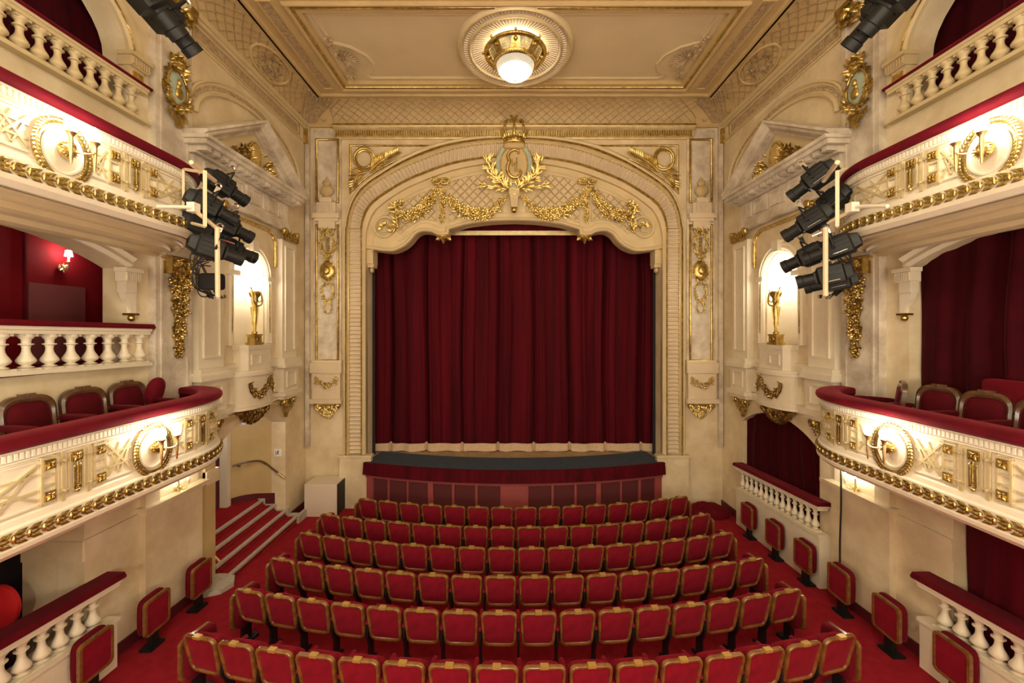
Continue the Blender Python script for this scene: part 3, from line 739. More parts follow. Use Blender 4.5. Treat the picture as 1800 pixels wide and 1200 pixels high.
for pan in pans:
    for s in (-1, 1):
        P = [(s*H(x), Z(y)) for x, y in pan]
        b.sweep(P, [(0, 0), (0, .025), (.02 if s < 0 else -.02, .03), (.03 if s < 0 else -.03, 0)], True)
        xs = [p[0] for p in P]; zs = [p[1] for p in P]; st = .24
        for sg in (-1, 1):
            c = min(xs)-(max(zs)-min(zs))-1
            while c < max(xs)+3:
                # line x = c + sg*(z - zmin)
                run = None; N = 60
                for i in range(N+1):
                    z = min(zs)+(max(zs)-min(zs))*i/N; p = (c+sg*(z-min(zs)), z)
                    if inside(p, P):
                        if run is None: run = [p, p]
                        run[1] = p
                    elif run: 
                        if run[0] != run[1]: bf.bar(run[0], run[1], .03, 0, .022 if sg > 0 else .017)
                        run = None
                if run and run[0] != run[1]: bf.bar(run[0], run[1], .03, 0, .022 if sg > 0 else .017)
                c += st
b.obj('panel_frames', CREAM, LT); bf.obj('lattice', RELIEF, LT)
for s in (-1, 1):
    X = lambda px: s*H(px)
    b = MB(FP); sp = []
    for i in range(60):
        a = i*.25; r = .34*(1-i/64); sp.append((X(677)+s*(-r*cos(a))*1.0, Z(400)+r*sin(a), .05))
    b.tube(sp, lambda q: .045*(1-q*.6), 6); b.obj('volute', CREAM, LT)
    b = MB(FP); rnd = random.Random(31)
    for i in range(20):
        a = rnd.random()*PI; b.leaf((X(677)+.06*cos(a), Z(400)+.06*sin(a), .07), (cos(a+.4), sin(a+.4), .3), .15, .07)
    P = smoothp([(X(692), Z(408)), (X(699), Z(392)), (X(696), Z(375)), (X(690), Z(368)), (X(698), Z(360)), (X(708), Z(358))])
    for i in range(40):
        p = along(P, i/40); b.leaf((p[0], p[1], .08), (rnd.uniform(-1, 1), rnd.uniform(-.2, 1), .3), .16, .08)
    b.tube([(p[0], p[1], .08) for p in P], .04, 6)
    tag(b.obj('gilt_acanthus', GOLD), 'gilded acanthus leaf curling over the %s volute of the plaster valance' % SIDE[s], 'ornament')
    b = MB(FP)
    for pts, n_, sd in (([(772, 326), (783, 342), (800, 360), (822, 372), (845, 378), (866, 371), (880, 357), (892, 342)], 210, 41),
                        ([(766, 330), (760, 348), (748, 364), (733, 376), (718, 380), (706, 372), (698, 362)], 150, 42)):
        b.garland(smoothp([(X(x), Z(y)) for x, y in pts]), .105, n_, sd, .05)
    tag(b.obj('gilt_garland', GOLD), 'gilded flower garland draped across the %s half of the plaster valance' % SIDE[s], 'garland')
    b = MB(FP); b.garland([(X(776), Z(330)), (X(779), Z(360)), (X(778), Z(386))], .07, 90, 44, .05, False)
    for k in (-1, 1): b.tube([(X(776)+k*.11+.1*cos(a), Z(318)+.08*sin(a), .09) for a in [2*PI*i/14 for i in range(14)]], .028, 6, True)
    b.garland([(X(762), Z(318)), (X(792), Z(318))], .07, 30, 46, .06, False)
    tag(b.obj('gilt_pendant', GOLD), 'gilded bow with hanging flower drop on the %s half of the plaster valance' % SIDE[s], 'ornament')
    b = MB(FP); b.lathe([(.0, -.24), (.04, -.2), (.05, -.15), (.12, -.08), (.15, 0)], (X(779), Z(411), -.12), 10, 1)
    for i in range(10): a = 2*PI*i/10; b.leaf((X(779)+.1*cos(a), Z(412), -.12+.1*sin(a)), (cos(a), -.9, sin(a)), .16, .1)
    b.obj('gilt_drop', GOLD, LT)
    b = MB(FP); a0, a1 = sorted((X(643), X(655))); b.box(a0-.0, a1, Z(462), Z(437), -.4, -.02); b.box(a0, a1, Z(468), Z(462), -.36, -.06); b.blob(((a0+a1)/2, Z(472), -.2), (.06, .08, .1), 8, 5); b.obj('corner_console', CREAM, LT)
# crest
t = thing('crowned_crest', 'blue oval crest with gold letter and crown at the centre of the proscenium arch', 'crest', (0, YP-.2, Z(340)))
F2 = lambda u, v, w: (u, YP-.16-w, v)
b = MB(F2); b.prism([(.49*cos(2*PI*i/40), Z(293)+.62*sin(2*PI*i/40)) for i in range(40)], [], -.16, .04); b.obj('enamel_oval', BLUE, t)
b = MB(F2); b.prism([(.355*cos(2*PI*i/40), Z(292)+.49*sin(2*PI*i/40)) for i in range(40)], [], .02, .06); ov = b.obj('oval_field', OCHRE, t)
b = MB(F2); b.tube([(.365*cos(2*PI*i/40), Z(292)+.5*sin(2*PI*i/40), .06) for i in range(40)], .02, 6, True)
b.tube([(.5*cos(2*PI*i/40), Z(293)+.63*sin(2*PI*i/40), .03) for i in range(40)], .018, 6, True); b.obj('gilt_rim', GOLD, t)
b = MB(F2); c = [(.1, .27), (.13, .33), (.07, .37), (-.02, .38), (-.12, .32), (-.17, .2), (-.13, .08), (-.17, -.02), (-.18, -.16), (-.12, -.3), (0, -.37), (.12, -.34), (.19, -.24), (.15, -.16), (.1, -.2)]
b.tube(smoothp([(x, Z(292)+y, .09) for x, y in c], 5), lambda q: .02+.03*sin(PI*q), 6)
b.tube([(.07, Z(292)+.18, .08), (.07, Z(292)-.2, .08)], .014, 5); b.tube([(-.05, Z(292)+.14, .08), (-.05, Z(292)-.06, .08), (.02, Z(292)+.06, .08), (.02, Z(292)-.2, .08)], .014, 5)
b.obj('monogram', GOLD, t)
for s in (-1, 1):
    b = MB(F2); rnd = random.Random(51); St = smoothp([(s*.1, Z(334), .05), (s*.4, Z(322), .07), (s*.62, Z(304), .07), (s*.68, Z(286), .05)]); b.tube(St, .02, 5)
    for i in range(75):
        q = rnd.random(); p = along(St, q); a = rnd.uniform(-.4, 2.6); b.leaf((p[0]+rnd.uniform(-.06, .06), p[1]+rnd.uniform(-.06, .06), p[2]), (s*cos(a), sin(a), .3), .22, .075)
    for i in range(22):
        q = rnd.random(); b.leaf((s*(.15+.75*q), Z(334)+.12*q, .05), (s, rnd.uniform(-.7, .5), .2), .2, .07)
    b.obj('laurel_branch', GOLD, t)
b = MB(F2); zc = Z(256)
b.lathe([(.27, 0), (.3, .03), (.3, .14), (.27, .17)], (0, zc, .0), 24, 1, sw=.6); b.lathe([(.27, .17), (.2, .17)], (0, zc, 0), 24, 1, sw=.6)
for i in range(12):
    a = 2*PI*i/12; b.leaf((.28*cos(a), zc+.15, .168*sin(a)), (cos(a)*.3, 1, sin(a)*.2), .2 if i % 2 else .13, .1)
    b.blob((.3*cos(a), zc+.09, .18*sin(a)), .03, 5, 3)
b.obj('crown_circlet', GOLD, t)
b = MB(F2)
for a in (0, PI, PI/2, PI*.25, PI*.75):
    P = smoothp([(.27*cos(a), zc+.17, .16*sin(a)), (.36*cos(a), zc+.38, .2*sin(a)), (.3*cos(a), zc+.6, .17*sin(a)), (.12*cos(a), zc+.62, .08*sin(a)), (0, zc+.52, .0)]); b.tube(P, .03, 6)
b.blob((0, zc+.68, 0), .08, 10, 6); b.bar((-.1, zc+.76), (.1, zc+.96), .05, -.02, .02); b.bar((-.1, zc+.96), (.1, zc+.76), .05, -.022, .022); b.box(-.1, .1, zc+.94, zc+.97, -.018, .018)
b.obj('crown_arches', GOLD, t)
b = MB(F2); b.rbox((0, zc-.07, .02), (.3, .09, .14), .6); b.obj('crown_cushion', OCHRE, t)
b = MB(F2); b.prism([(-.14, Z(336)), (.14, Z(336)), (.14, Z(347)), (.11, Z(348)), (.08, Z(367)), (-.08, Z(367)), (-.11, Z(348)), (-.14, Z(347))], [], -.1, .14)
for x in (-.05, -.015, .02, .055): b.box(x-.01, x+.01, Z(364), Z(350), .14, .155)
b.obj('keystone', CREAM, t)
b = MB(F2); b.sweep([(-.13, Z(346)), (.13, Z(346)), (.13, Z(337)), (-.13, Z(337))], [(0, .13), (0, .16), (.025, .16), (.025, .13)], True); b.blob((0, Z(371), .04), (.09, .08, .08), 8, 5); b.obj('keystone_gilding', GOLD, t)
def at(px, py, Y): return ((px-896)*Y/FPX+CX, Y, CZ+(579-py)*Y/FPX)
# ------------------------------------------------------------ stage, apron, curtains
def apron(off=0, n=24):
    a = 4.03; rise = .63; R = (a*a+rise*rise)/(2*rise); th = math.asin(a/R)
    return [((R+off)*sin(-th+2*th*i/n), 10.80+(R-rise)-(R+off)*cos(-th+2*th*i/n)) for i in range(n+1)]
S0 = apron(0); S1 = [(x*.965, y+1.0) for x, y in apron(0)]
b = MB(); b.prism(S0+[(4.03, 11.05), (3.98, 13.6), (-3.98, 13.6), (-4.03, 11.05)], [], 1.1, 1.215); b.box(-6.5, 6.5, 11.45, 14, 1.1, 1.21)
struct('floor_stage', b, STAGEF)
b = MB(); b.prism(S0+list(reversed(S1)), [], 1.216, 1.225); tag(b.obj('stage_edge_strip', GREYF), 'blue grey carpet strip curving along the front edge of the stage', 'carpet')
b = MB()
A = apron(.03); B = apron(.10)
b.grid([[(x, y, z) for x, y in P] for P, z in ((A, 1.245), (B, 1.24), (B, 1.2), (apron(.13), .93), (A, .91), (A, 1.245))])
tag(b.obj('stage_valance', CURT, smooth=50), 'dark red velvet band curving along the stage edge above the panelled front', 'valance')
SF = thing('pit_enclosure', 'curved dusky red panelled front of the orchestra pit below the velvet band', 'stage front', (0, 10.3, -.05))
C = apron(-.02, 200)
def arcseg(mb, t0, t1, z0, z1, o0, o1):
    n = max(2, int((t1-t0)*60)); rows = []
    for i in range(n+1):
        t = t0+(t1-t0)*i/n; P = [along(apron(o, 40), t) for o in (o0, o1)]
        rows.append([(*P[0], z0), (*P[0], z1), (*P[1], z1), (*P[1], z0)])
    ids = mb.grid(rows, cu=True); mb.face(ids[0][::-1]); mb.face(ids[-1])
cuts = [(650, 663), (691, 694), (726, 729), (763, 772), (804, 808), (842, 846), (883, 928), (965, 969), (1003, 1007), (1040, 1048), (1082, 1085), (1116, 1120), (1148, 1161)]
tt = lambda px: (px-648)/(1163-648)
b = MB()
for a, c in cuts: arcseg(b, max(0, tt(a)), min(1, tt(c)), -.08, .95, -.06, .0)
arcseg(b, 0, 1, .82, .95, -.06, -.005); arcseg(b, 0, 1, -.1, .1, -.06, -.005)
b.obj('frame', PINKP, SF)
b = MB(); arcseg(b, tt(889), tt(922), .12, .8, -.02, .02); arcseg(b, tt(895), tt(916), .2, .72, 0, .035); b.obj('centre_panel', PINKP, SF)
b = MB(); arcseg(b, 0, 1, -.1, .9, -.10, -.05); b.obj('grille', MESHP, SF)
def foldf(seed, comps):
    rnd = random.Random(seed); c = [(rnd.uniform(.7, 1.3)*k, rnd.uniform(0, 6.3), a) for k, a in comps]
    return lambda x: (.45+.75*abs(sin(.63*x+seed)*cos(1.31*x+.4)))*sum(a*math.copysign(abs(sin(k*x+p+.8*sin(x*1.7+p)))**.8, sin(k*x+p+.8*sin(x*1.7+p))) for k, p, a in c)
f = foldf(7, ((5.9, .11), (10.5, .09), (19, .04)))
b = MB(); N = 700
def pleat(x):
    ph = ((x+4.18)/1.06) % 1; k = int((x+4.18)//1.06); e = .035+.02*sin(k*2.3)
    return .22*math.exp(-((ph-.5)/.04)**2)-.07*math.exp(-((ph-.5-e-.05)/.035)**2)-.03*math.exp(-((ph-.3-.1*sin(k*1.9))/.02)**2)+.05*math.exp(-((ph-.86-.08*sin(k*3.1))/.022)**2)
rows = []
for j in range(13):
    z = 1.40+(8.4-1.40)*j/12; rows.append([(-4.7+9.4*i/N, 11.95+pleat(-4.7+9.4*i/N+.03*sin(z*.8+i*.02))+.3*f(-4.7+9.4*i/N+.04*sin(z*.8+i*.03)), z) for i in range(N+1)])
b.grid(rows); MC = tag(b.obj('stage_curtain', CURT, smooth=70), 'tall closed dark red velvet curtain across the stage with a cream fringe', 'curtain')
b = MB(); rows = []; 
for z, o in ((1.45, -.02), (1.46, -.07), (1.35, -.075), (1.235, -.08), (1.235, -.0)):
    r = []
    for i in range(N+1):
        x = -4.7+9.4*i/N; ph = ((x+4.18)/1.06) % 1; notch = math.exp(-((ph-.5)/.035)**2)
        r.append((x, 11.82+.22*f(x)+o+.1*notch, z+(.03*notch if z > 1.4 else .012*sin(x*9))))
    rows.append(r)
b.grid(rows, cv=True); b.obj('fringe', FRINGE, MC, smooth=50)
g = foldf(9, ((12, .03), (5, .02)))
b = MB(); b.grid([[(-2.4+4.8*i/160, 11.62+g(-2.4+4.8*i/160), z) for i in range(161)] for z in (7.68, 8.0, 8.5)]); PM = tag(b.obj('curtain_pelmet', CURT, smooth=60), 'short red velvet pelmet with beige border under the top of the arch', 'pelmet')
b = MB(); b.grid([[(-2.4+4.8*i/160, 11.57, z) for i in range(161)] for z in (7.56, 7.69)]); b.obj('border', GOLDP, PM, smooth=60)
for s in (-1, 1):
    b = MB(); xs = sorted((s*4.02, s*4.6)); b.box(xs[0], xs[1], 11.5, 11.56, 1.2, 8.4); tag(b.obj('side_masking', DARK), 'dark masking strip at the %s edge of the stage curtain' % SIDE[s], 'masking')
b = MB(); b.box(-6.5, 6.5, 13.9, 14.0, 0, 9.5); struct('wall_behind_stage', b, DARK)

# ------------------------------------------------------------ chandelier and rosette
RY = 8.62
R_ = thing('ceiling_rosette', 'round moulded ceiling rosette with radiating flutes around the crystal lamp', 'rosette', (0, RY, 10.8))
FR = lambda u, v, w: (u, RY+v, 10.97-w)
b = MB(FR); b.lathe([(1.24, 0), (1.24, .12), (1.2, .17), (1.15, .16), (1.12, .12), (1.02, .12), (1.0, .16), (.96, .17), (.94, .13), (.6, .04), (.3, .04)], (0, 0, 0), 96, 2); b.obj('disc', CEILM, R_, smooth=40)
b = MB(FR)
for i in range(84):
    a = 2*PI*i/84; b.tube([(.6*cos(a), .6*sin(a), .055), (.93*cos(a), .93*sin(a), .135)], .016, 4)
b.obj('flutes', PALE, R_)
b = MB(FR)
for i in range(100):
    a = 2*PI*i/100; b.tube([(1.03*cos(a), 1.03*sin(a), .13), (1.11*cos(a), 1.11*sin(a), .13)], .014, 4)
b.obj('dentils', PALE, R_)
b = MB(FR); b.tube([(1.18*cos(2*PI*i/96), 1.18*sin(2*PI*i/96), .165) for i in range(96)], .02, 6, True); b.tube([(.975*cos(2*PI*i/96), .975*sin(2*PI*i/96), .17) for i in range(96)], .014, 6, True); b.obj('gilt_ring', GOLDP, R_)
CHN = thing('crystal_chandelier', 'glowing crystal bowl lamp in a pierced gold ring on the ceiling', 'chandelier', (0, RY, 10.28))
b = MB(FR); b.lathe([(.60, .15), (.655, .15), (.68, .18), (.66, .22), (.6, .22), (.585, .18)], (0, 0, 0), 64, 2)
b.lathe([(.47, .36), (.45, .42), (.41, .44), (.40, .38)], (0, 0, 0), 64, 2)
for i in range(64):
    a = 2*PI*i/64; b.blob((.66*cos(a), .66*sin(a), .19), .022, 5, 3); b.blob((.45*cos(a), .45*sin(a), .42), .016, 5, 3)
for k in range(8):
    a0 = 2*PI*k/8
    rows = []
    for j in range(5):
        a = a0-.17+.34*j/4; rows.append([(.60*cos(a), .60*sin(a), .19), (.55*cos(a), .55*sin(a), .27), (.47*cos(a), .47*sin(a), .38)])
    b.grid(rows)
    b.blob((.57*cos(a0), .57*sin(a0), .26), (.05, .05, .05), 6, 4); b.blob((.70*cos(a0), .70*sin(a0), .17), .035, 6, 4)
    for j in range(11):
        a = a0+.15+.50*j/10
        for d in (-.12, .12):
            if a0+.15 < a+d < a0+.64: b.tube([(.595*cos(a), .595*sin(a), .2), (.535*cos(a+d/2), .535*sin(a+d/2), .29), (.475*cos(a+d), .475*sin(a+d), .375)], .006, 4)
b.obj('pierced_gold_ring', GOLD, CHN)
b = MB(FR); b.lathe([(.55, .16), (.545, .21), (.45, .36)], (0, 0, 0), 32, 2); b.obj('inner_glow', BOWLG, CHN)
b = MB(FR); b.lathe([(.50, .07), (.54, .07), (.54, .13), (.50, .13)], (0, 0, 0), 32, 2); b.obj('lamp_ring', GLOW2, CHN)  # glowing strip added behind the gold ring to light the rosette flutes
bp = [(.39, .38), (.40, .44), (.39, .50), (.36, .57), (.29, .64), (.18, .69), (.06, .715), (0, .72)]
b = MB(FR); b.lathe([(r*.93, h-.02) for r, h in bp], (0, 0, 0), 32, 2); GB = b.obj('glass_bowl', BOWLG, CHN, smooth=60)
b = MB(FR); b.lathe([(r*.94, h-.01) for r, h in bp[3:]], (0, 0, 0), 32, 2); b.obj('bowl_base', BOWLB, GB, smooth=60)
b = MB(FR)
for j in range(22):
    p = along(bp, j/22); nn = max(6, int(2*PI*p[0]/.045))
    for i in range(nn):
        a = 2*PI*(i+.5*(j % 2))/nn; b.blob((p[0]*cos(a), p[0]*sin(a), p[1]), (.011, .011, .013), 4, 3)
b.blob((0, 0, .75), .03, 8, 5); b.obj('crystal_strands', CRYS, GB)

# ------------------------------------------------------------ balconies
class BP:
    def __init__(s, side, X0, Yc, a, bb):
        s.s = side; P = [(X0, 1.2+(Yc-1.2)*i/30) for i in range(31)]; N = [(-1, 0)]*31
        for i in range(1, 37):
            t = PI/2*i/36; P.append((X0+a*(1-cos(t)), Yc+bb*sin(t))); n = (-cos(t)/a, sin(t)/bb); L = math.hypot(*n); N.append((n[0]/L, n[1]/L))
        s.P, s.N = P, N; s.L = [1.2]
        for i in range(len(P)-1): s.L.append(s.L[-1]+math.dist(P[i], P[i+1]))
        s.end = s.L[-1]
    def pn(s, q):
        k = 0; L = s.L
        while k < len(L)-2 and L[k+1] < q: k += 1
        f = (q-L[k])/(L[k+1]-L[k]); f2 = min(1, max(0, f))
        p = tuple(a*(1-f)+b_*f for a, b_ in zip(s.P[k], s.P[k+1])); n = tuple(a*(1-f2)+b_*f2 for a, b_ in zip(s.N[k], s.N[k+1]))
        return p, n
    def F(s, q, z, w):
        p, n = s.pn(q); return (s.s*min(5.78, p[0]+n[0]*w), p[1]+n[1]*w, z)
    def sweep(s, mb, prof, q0=None, q1=None, n=90):
        q0 = 1.2 if q0 is None else q0; q1 = s.end if q1 is None else q1
        mb.F = s.F; mb.grid([[(q0+(q1-q0)*i/n, z, w) for w, z in prof] for i in range(n+1)], cu=True)
def rosette(b, q, z, w, r):
    b.box(q-r, q+r, z-r, z+r, w, w+.012)
    for k in range(4):
        for d in ((1, 1), (1, -1), (-1, 1), (-1, -1)): b.leaf((q, z, w+.015), (d[0], d[1], .1), r*1.15, r*.7, .02)
        break
    for d in ((1, 0), (0, 1), (-1, 0), (0, -1)): b.leaf((q, z, w+.015), (d[0], d[1], .1), r*.85, r*.5, .018)
    b.blob((q, z, w+.03), r*.25, 5, 3)
def sconce_proto():
    t = thing('balcony_sconce', 'x', 'wall lamp', (0, 0, 0))
    F = lambda u, v, w: (u, -w, v)    # faces -y
    arms = []
    for (u, w, h) in ((-.11, .17, 0), (.11, .17, 0)):
        b = MB(F); b.tube(smoothp([(0, .0, .05), (u*.4, -.02, .14), (u*.8, .0, .18), (u, .04, .17)]), .01, 6) if u else b.tube([(0, 0, .03), (0, 0, .2)], .013, 6)
        b.lathe([(.0, -.24), (.01, -.22), (.016, -.1), (.02, .0), (.018, .03), (.03, .05), (.045, .07), (.04, .08), (.015, .08)], (u, .05+h, w), 10, 1); arms.append(b.obj('torch_arm', BRASS, t))
    b = MB(F); b.lathe([(.0, .05), (.05, .045), (.075, .03), (.08, 0)], (0, 0, 0), 18, 2)
    for i in range(16): a = 2*PI*i/16; b.leaf((.04*cos(a), .04*sin(a), .03), (cos(a), sin(a), .1), .055, .022)
    b.obj('sun_rosette', GOLD, t)
    for ar, (u, w, h) in zip(arms, ((-.11, .17, 0), (.11, .17, 0))):
        b = MB(F); b.lathe([(.0, 0), (.035, .015), (.05, .05), (.045, .09), (.025, .125), (.0, .15)], (u, .13+h, w), 10, 1); b.obj('flame_bulb', GLOBE, ar, smooth=80)
    return capture(t)
SCP = sconce_proto(); SCN = [0]
def place_sconce(first, bp, q, z, label):
    p, n = bp.pn(q); loc = (bp.s*(p[0]+n[0]*.06), p[1]+n[1]*.06, z)
    nx, ny = bp.s*n[0], n[1]; rz = math.atan2(nx, -ny)
    if SCN[0] == 0: SCP.location = loc; SCP.rotation_euler = (0, 0, rz); SCP['label'] = label; SCP['group'] = 'balcony lamps'
    else: dup(SCP, loc, rz, label, 'balcony lamps')
    SCN[0] += 1
def balcony(side, lvl, X0, Yc, bb, zr, zb, meds, frames):
    nm = '%s %s' % (lvl, SIDE[side]); bp = BP(side, X0, Yc, 5.75-X0, bb)
    t = thing('balcony', {'lower': 'curved cream and gold balcony front of the first tier on the %s, with red rail', 'upper': 'curved cream and gold balcony front of the upper tier on the %s, with red rail'}[lvl] % SIDE[side], 'balcony', (side*(X0+.6), 4.0, zb-.2))
    b = MB(); bp.sweep(b, [(-.12, zr-.02), (.03, zr-.02), (.04, zr-.035), (.005, zr-.04), (.005, zr-.115), (.03, zr-.12), (.03, zr-.135), (0, zr-.15), (0, zb+.17), (.02, zb+.15), (.03, zb+.1), (.055, zb+.08), (.055, zb-.06), (.075, zb-.08), (.07, zb-.12), (.02, zb-.17), (-.12, zb-.19)])
    b.obj('front_panel', PALE, t, smooth=30)
    b = MB(bp.F); q = 2.6
    while q < bp.end-.05: b.box(q, q+.024, zr-.11, zr-.045, .0, .024); q += .044
    b.obj('dentils', WHITE, t)
    b = MB(); lo = lvl == 'lower'; wi = -.24 if lo else -.16
    prof = [(.07, zr), (.085, zr+.03), (.08, zr+.075), (.05, zr+.1), (wi+.03, zr+.1), (wi, zr+.08), (wi, zr-.0), (0, zr-.02)]
    bp.sweep(b, prof); b.obj('velvet_rail', VELVET, t, smooth=60)
    b = MB(); bp.sweep(b, [(wi+.02, zr), (wi+.02, zb-.15), (wi+.06, zb-.15), (wi+.06, zr)]); b.obj('inner_lining', DCURT, t)
    # gilded leaf band
    b = MB(bp.F); q = 2.6; rnd = random.Random(5)
    while q < bp.end-.06:
        for k in (-1, 0, 1): b.leaf((q, zb+k*.026, .06), (1, k*.3, .04), .125, .05, .022)
        for k in (-1, 1): b.leaf((q+.05, zb+k*.016, .07), (1, k*.9, .1), .07, .03, .015)
        b.blob((q, zb, .075), (.016, .042, .02), 6, 4); q += .115
    tag(b.obj('gilt_leaf_band', GOLD, t), None)
    # raised straps and lattice
    b = MB(bp.F); g = MB(bp.F); zm0, zm1 = zb+.2, zr-.17; zc = (zm0+zm1)/2; hh = zm1-zm0
    ends = sorted([(q-.33, q+.33) for q in frames]+[(q-.27, q+.27) for q in meds]); cur = 2.6
    spans = []
    for a, c in ends:
        if a > cur+.05: spans.append((cur, a))
        cur = max(cur, c)
    if bp.end-.12 > cur+.1: spans.append((cur, bp.end-.12))
    for a, c in spans:
        m = max(1, round((c-a)/.5)); st = (c-a)/m; g = MB(bp.F)
        for i in range(m):
            q0, q1 = a+i*st, a+(i+1)*st
            for (v0, v1, hh_) in ((zm0+.04, zm1-.04, .020), (zm1-.04, zm0+.04, .0175)): g.bar((q0, v0), (q1, v1), .022, 0, hh_, 6)
            for fz in (.32, .68): g.bar((q0, zm0+hh*fz), (q1, zm0+hh*fz), .022, 0, .015+fz*.002, 4)
            g.bar((q0, zm0+.04), (q0+st*.5, zm1-.04), .018, 0, .0125, 4); g.bar((q0+st*.5, zm0+.04), (q1, zm1-.04), .018, 0, .014, 4)
            g.bar((q0, zm1-.04), (q0+st*.5, zm0+.04), .018, 0, .0105, 4); g.bar((q0+st*.5, zm0+.04), (q1, zm1-.04), .018, 0, .0115, 4)
        for v in (zm0, zm1): b.bar((a, v), (c, v), .014, 0, .018, 8)
        g.obj('lattice', STRAP, t)
    SPN = {}
    for q in frames:
        g = MB(bp.F)
        for k in (-1, 1):
            u = q+k*.24
            for du in (-.055, .055): g.bar((u+du, zm0-.02), (u+du, zm1+.02), .02, 0, .0215)
            for v in (zm0, zm1, zc+.05, zc-.05): g.bar((u-.07, v), (u+.07, v), .018, 0, .0235)
            g.bar((q+k*.12, zm0-.04), (q+k*.12, zm1+.04), .03, 0, .026)
            for v in (zm0+.06, zm1-.06): g.tube([(q+k*.08, v, .03), (q+k*.2, v, .03)], .008, 5); g.blob((q+k*.12, v, .035), .016, 5, 3)
        g.sweep([(q-.07, zm0+.02), (q+.07, zm0+.02), (q+.07, zm1+.0), (q-.07, zm1+.0)], [(0, 0), (0, .025), (.016, .025), (.016, 0)], True)
        SPN[q] = g.obj('strap_panel', STRAP, t)
    b.obj('mouldings', PALE, t)
    for q in frames:
        b = MB(bp.F)
        for k in (-1, 1):
            for v in (zm0+.06, zm1-.06): rosette(b, q+k*.24, v, .0245, .045)
        rosette(b, q, zm1-.05, .025, .05); rnd = random.Random(2)
        for i in range(14):
            v = zm1-.12-(hh-.2)*i/14
            for k in (-1, 1): b.leaf((q+k*.008, v, .03), (k*.45, -1, .15), .065, .04, .018)
            b.blob((q, v, .035), .018, 5, 3)
        b.blob((q, zm0+.02, .03), .024, 6, 4)
        b.obj('gilt_rosettes', GOLD, SPN[q])
    for q in meds:
        z = zr-.42
        b = MB(bp.F); b.prism([(q+.17*cos(2*PI*i/32), z+.21*sin(2*PI*i/32)) for i in range(32)], [], 0, .025); b.tube([(q+.17*cos(2*PI*i/32), z+.21*sin(2*PI*i/32), .03) for i in range(32)], .018, 6, True)
        MD = b.obj('medallion', PALE, t)
        b = MB(bp.F)
        for i in range(46):
            a = 2*PI*i/46; c = (q+.235*cos(a), z+.285*sin(a), .03); e = 1 if i < 23 else -1
            for k in (-1, 1): b.leaf(c, (-sin(a)+k*.6*cos(a), cos(a)+k*.6*sin(a), .2), .075, .04, .02)
        b.tube([(q+.235*cos(2*PI*i/32), z+.285*sin(2*PI*i/32), .02) for i in range(32)], .022, 6, True); b.obj('wreath', GOLD, MD)
    # floor behind the front
    fl = [(side*min(5.8, p[0]+.02), p[1]) for p in bp.P]
    b = MB(); b.prism(fl+[(side*6.0, bp.P[-1][1]), (side*6.0, 1.2)], [], zb-.17 if not lo else zb-.17, zb+.1 if lo else zb-.05)
    struct('floor_%s_balcony_%s' % (lvl, SIDE[side]), b, DCURT if lo else CREAM)
    if not lo:
        prof = [(0, zb-.19), (.06, zb-.20), (.08, zb-.17), (.16, zb-.17), (.18, zb-.21), (.22, zb-.22), (.26, zb-.18), (.40, zb-.18), (.42, zb-.24), (.5, zb-.26), (.56, zb-.22), (.7, zb-.24), (.74, zb-.29), (.82, zb-.31), (.88, zb-.26), (1, zb-.28)]
        b = MB(); rows = []
        for k in range(67):
            p = bp.P[k]; q = (5.76, p[1] if p[1] < Yc else Yc+(p[1]-Yc)); rows.append([(side*(p[0]+(q[0]-p[0])*f_), p[1]+(q[1]-p[1])*f_, z) for f_, z in prof])
        b.grid(rows); b.obj('soffit', CREAM, t, smooth=20)
    return bp
BPS = {}
for s in (-1, 1):
    X0 = 4.58 if s < 0 else 4.66
    BPS[s, 'l'] = balcony(s, 'lower', X0, 5.62, 1.25, 3.75, 2.96, [2.9, 4.95], [4.08, 5.75])
    BPS[s, 'u'] = balcony(s, 'upper', X0, 5.25, 1.1, 7.0, 6.26, [3.95], [3.1, 4.72, 6.25])
    place_sconce(0, BPS[s, 'l'], 4.95, 3.36, 'two-flame gold lamp on the lower balcony front, %s side' % SIDE[s])
    place_sconce(0, BPS[s, 'u'], 3.95, 6.60, 'two-flame gold lamp on the upper balcony front, %s side' % SIDE[s])
    place_sconce(0, BPS[s, 'l'], 2.9, 3.36, 'two-flame gold lamp on the lower balcony front nearest the viewer, %s side' % SIDE[s])
# recessed soffit light
b = MB(); c = at(4, 341, 3.75); b.lathe([(0, 0), (.06, 0), (.07, .02), (.07, .05)], (c[0], c[1], c[2]), 16, 2); tag(b.obj('soffit_light', GLOBE), 'small round recessed light under the upper left balcony', 'ceiling light')

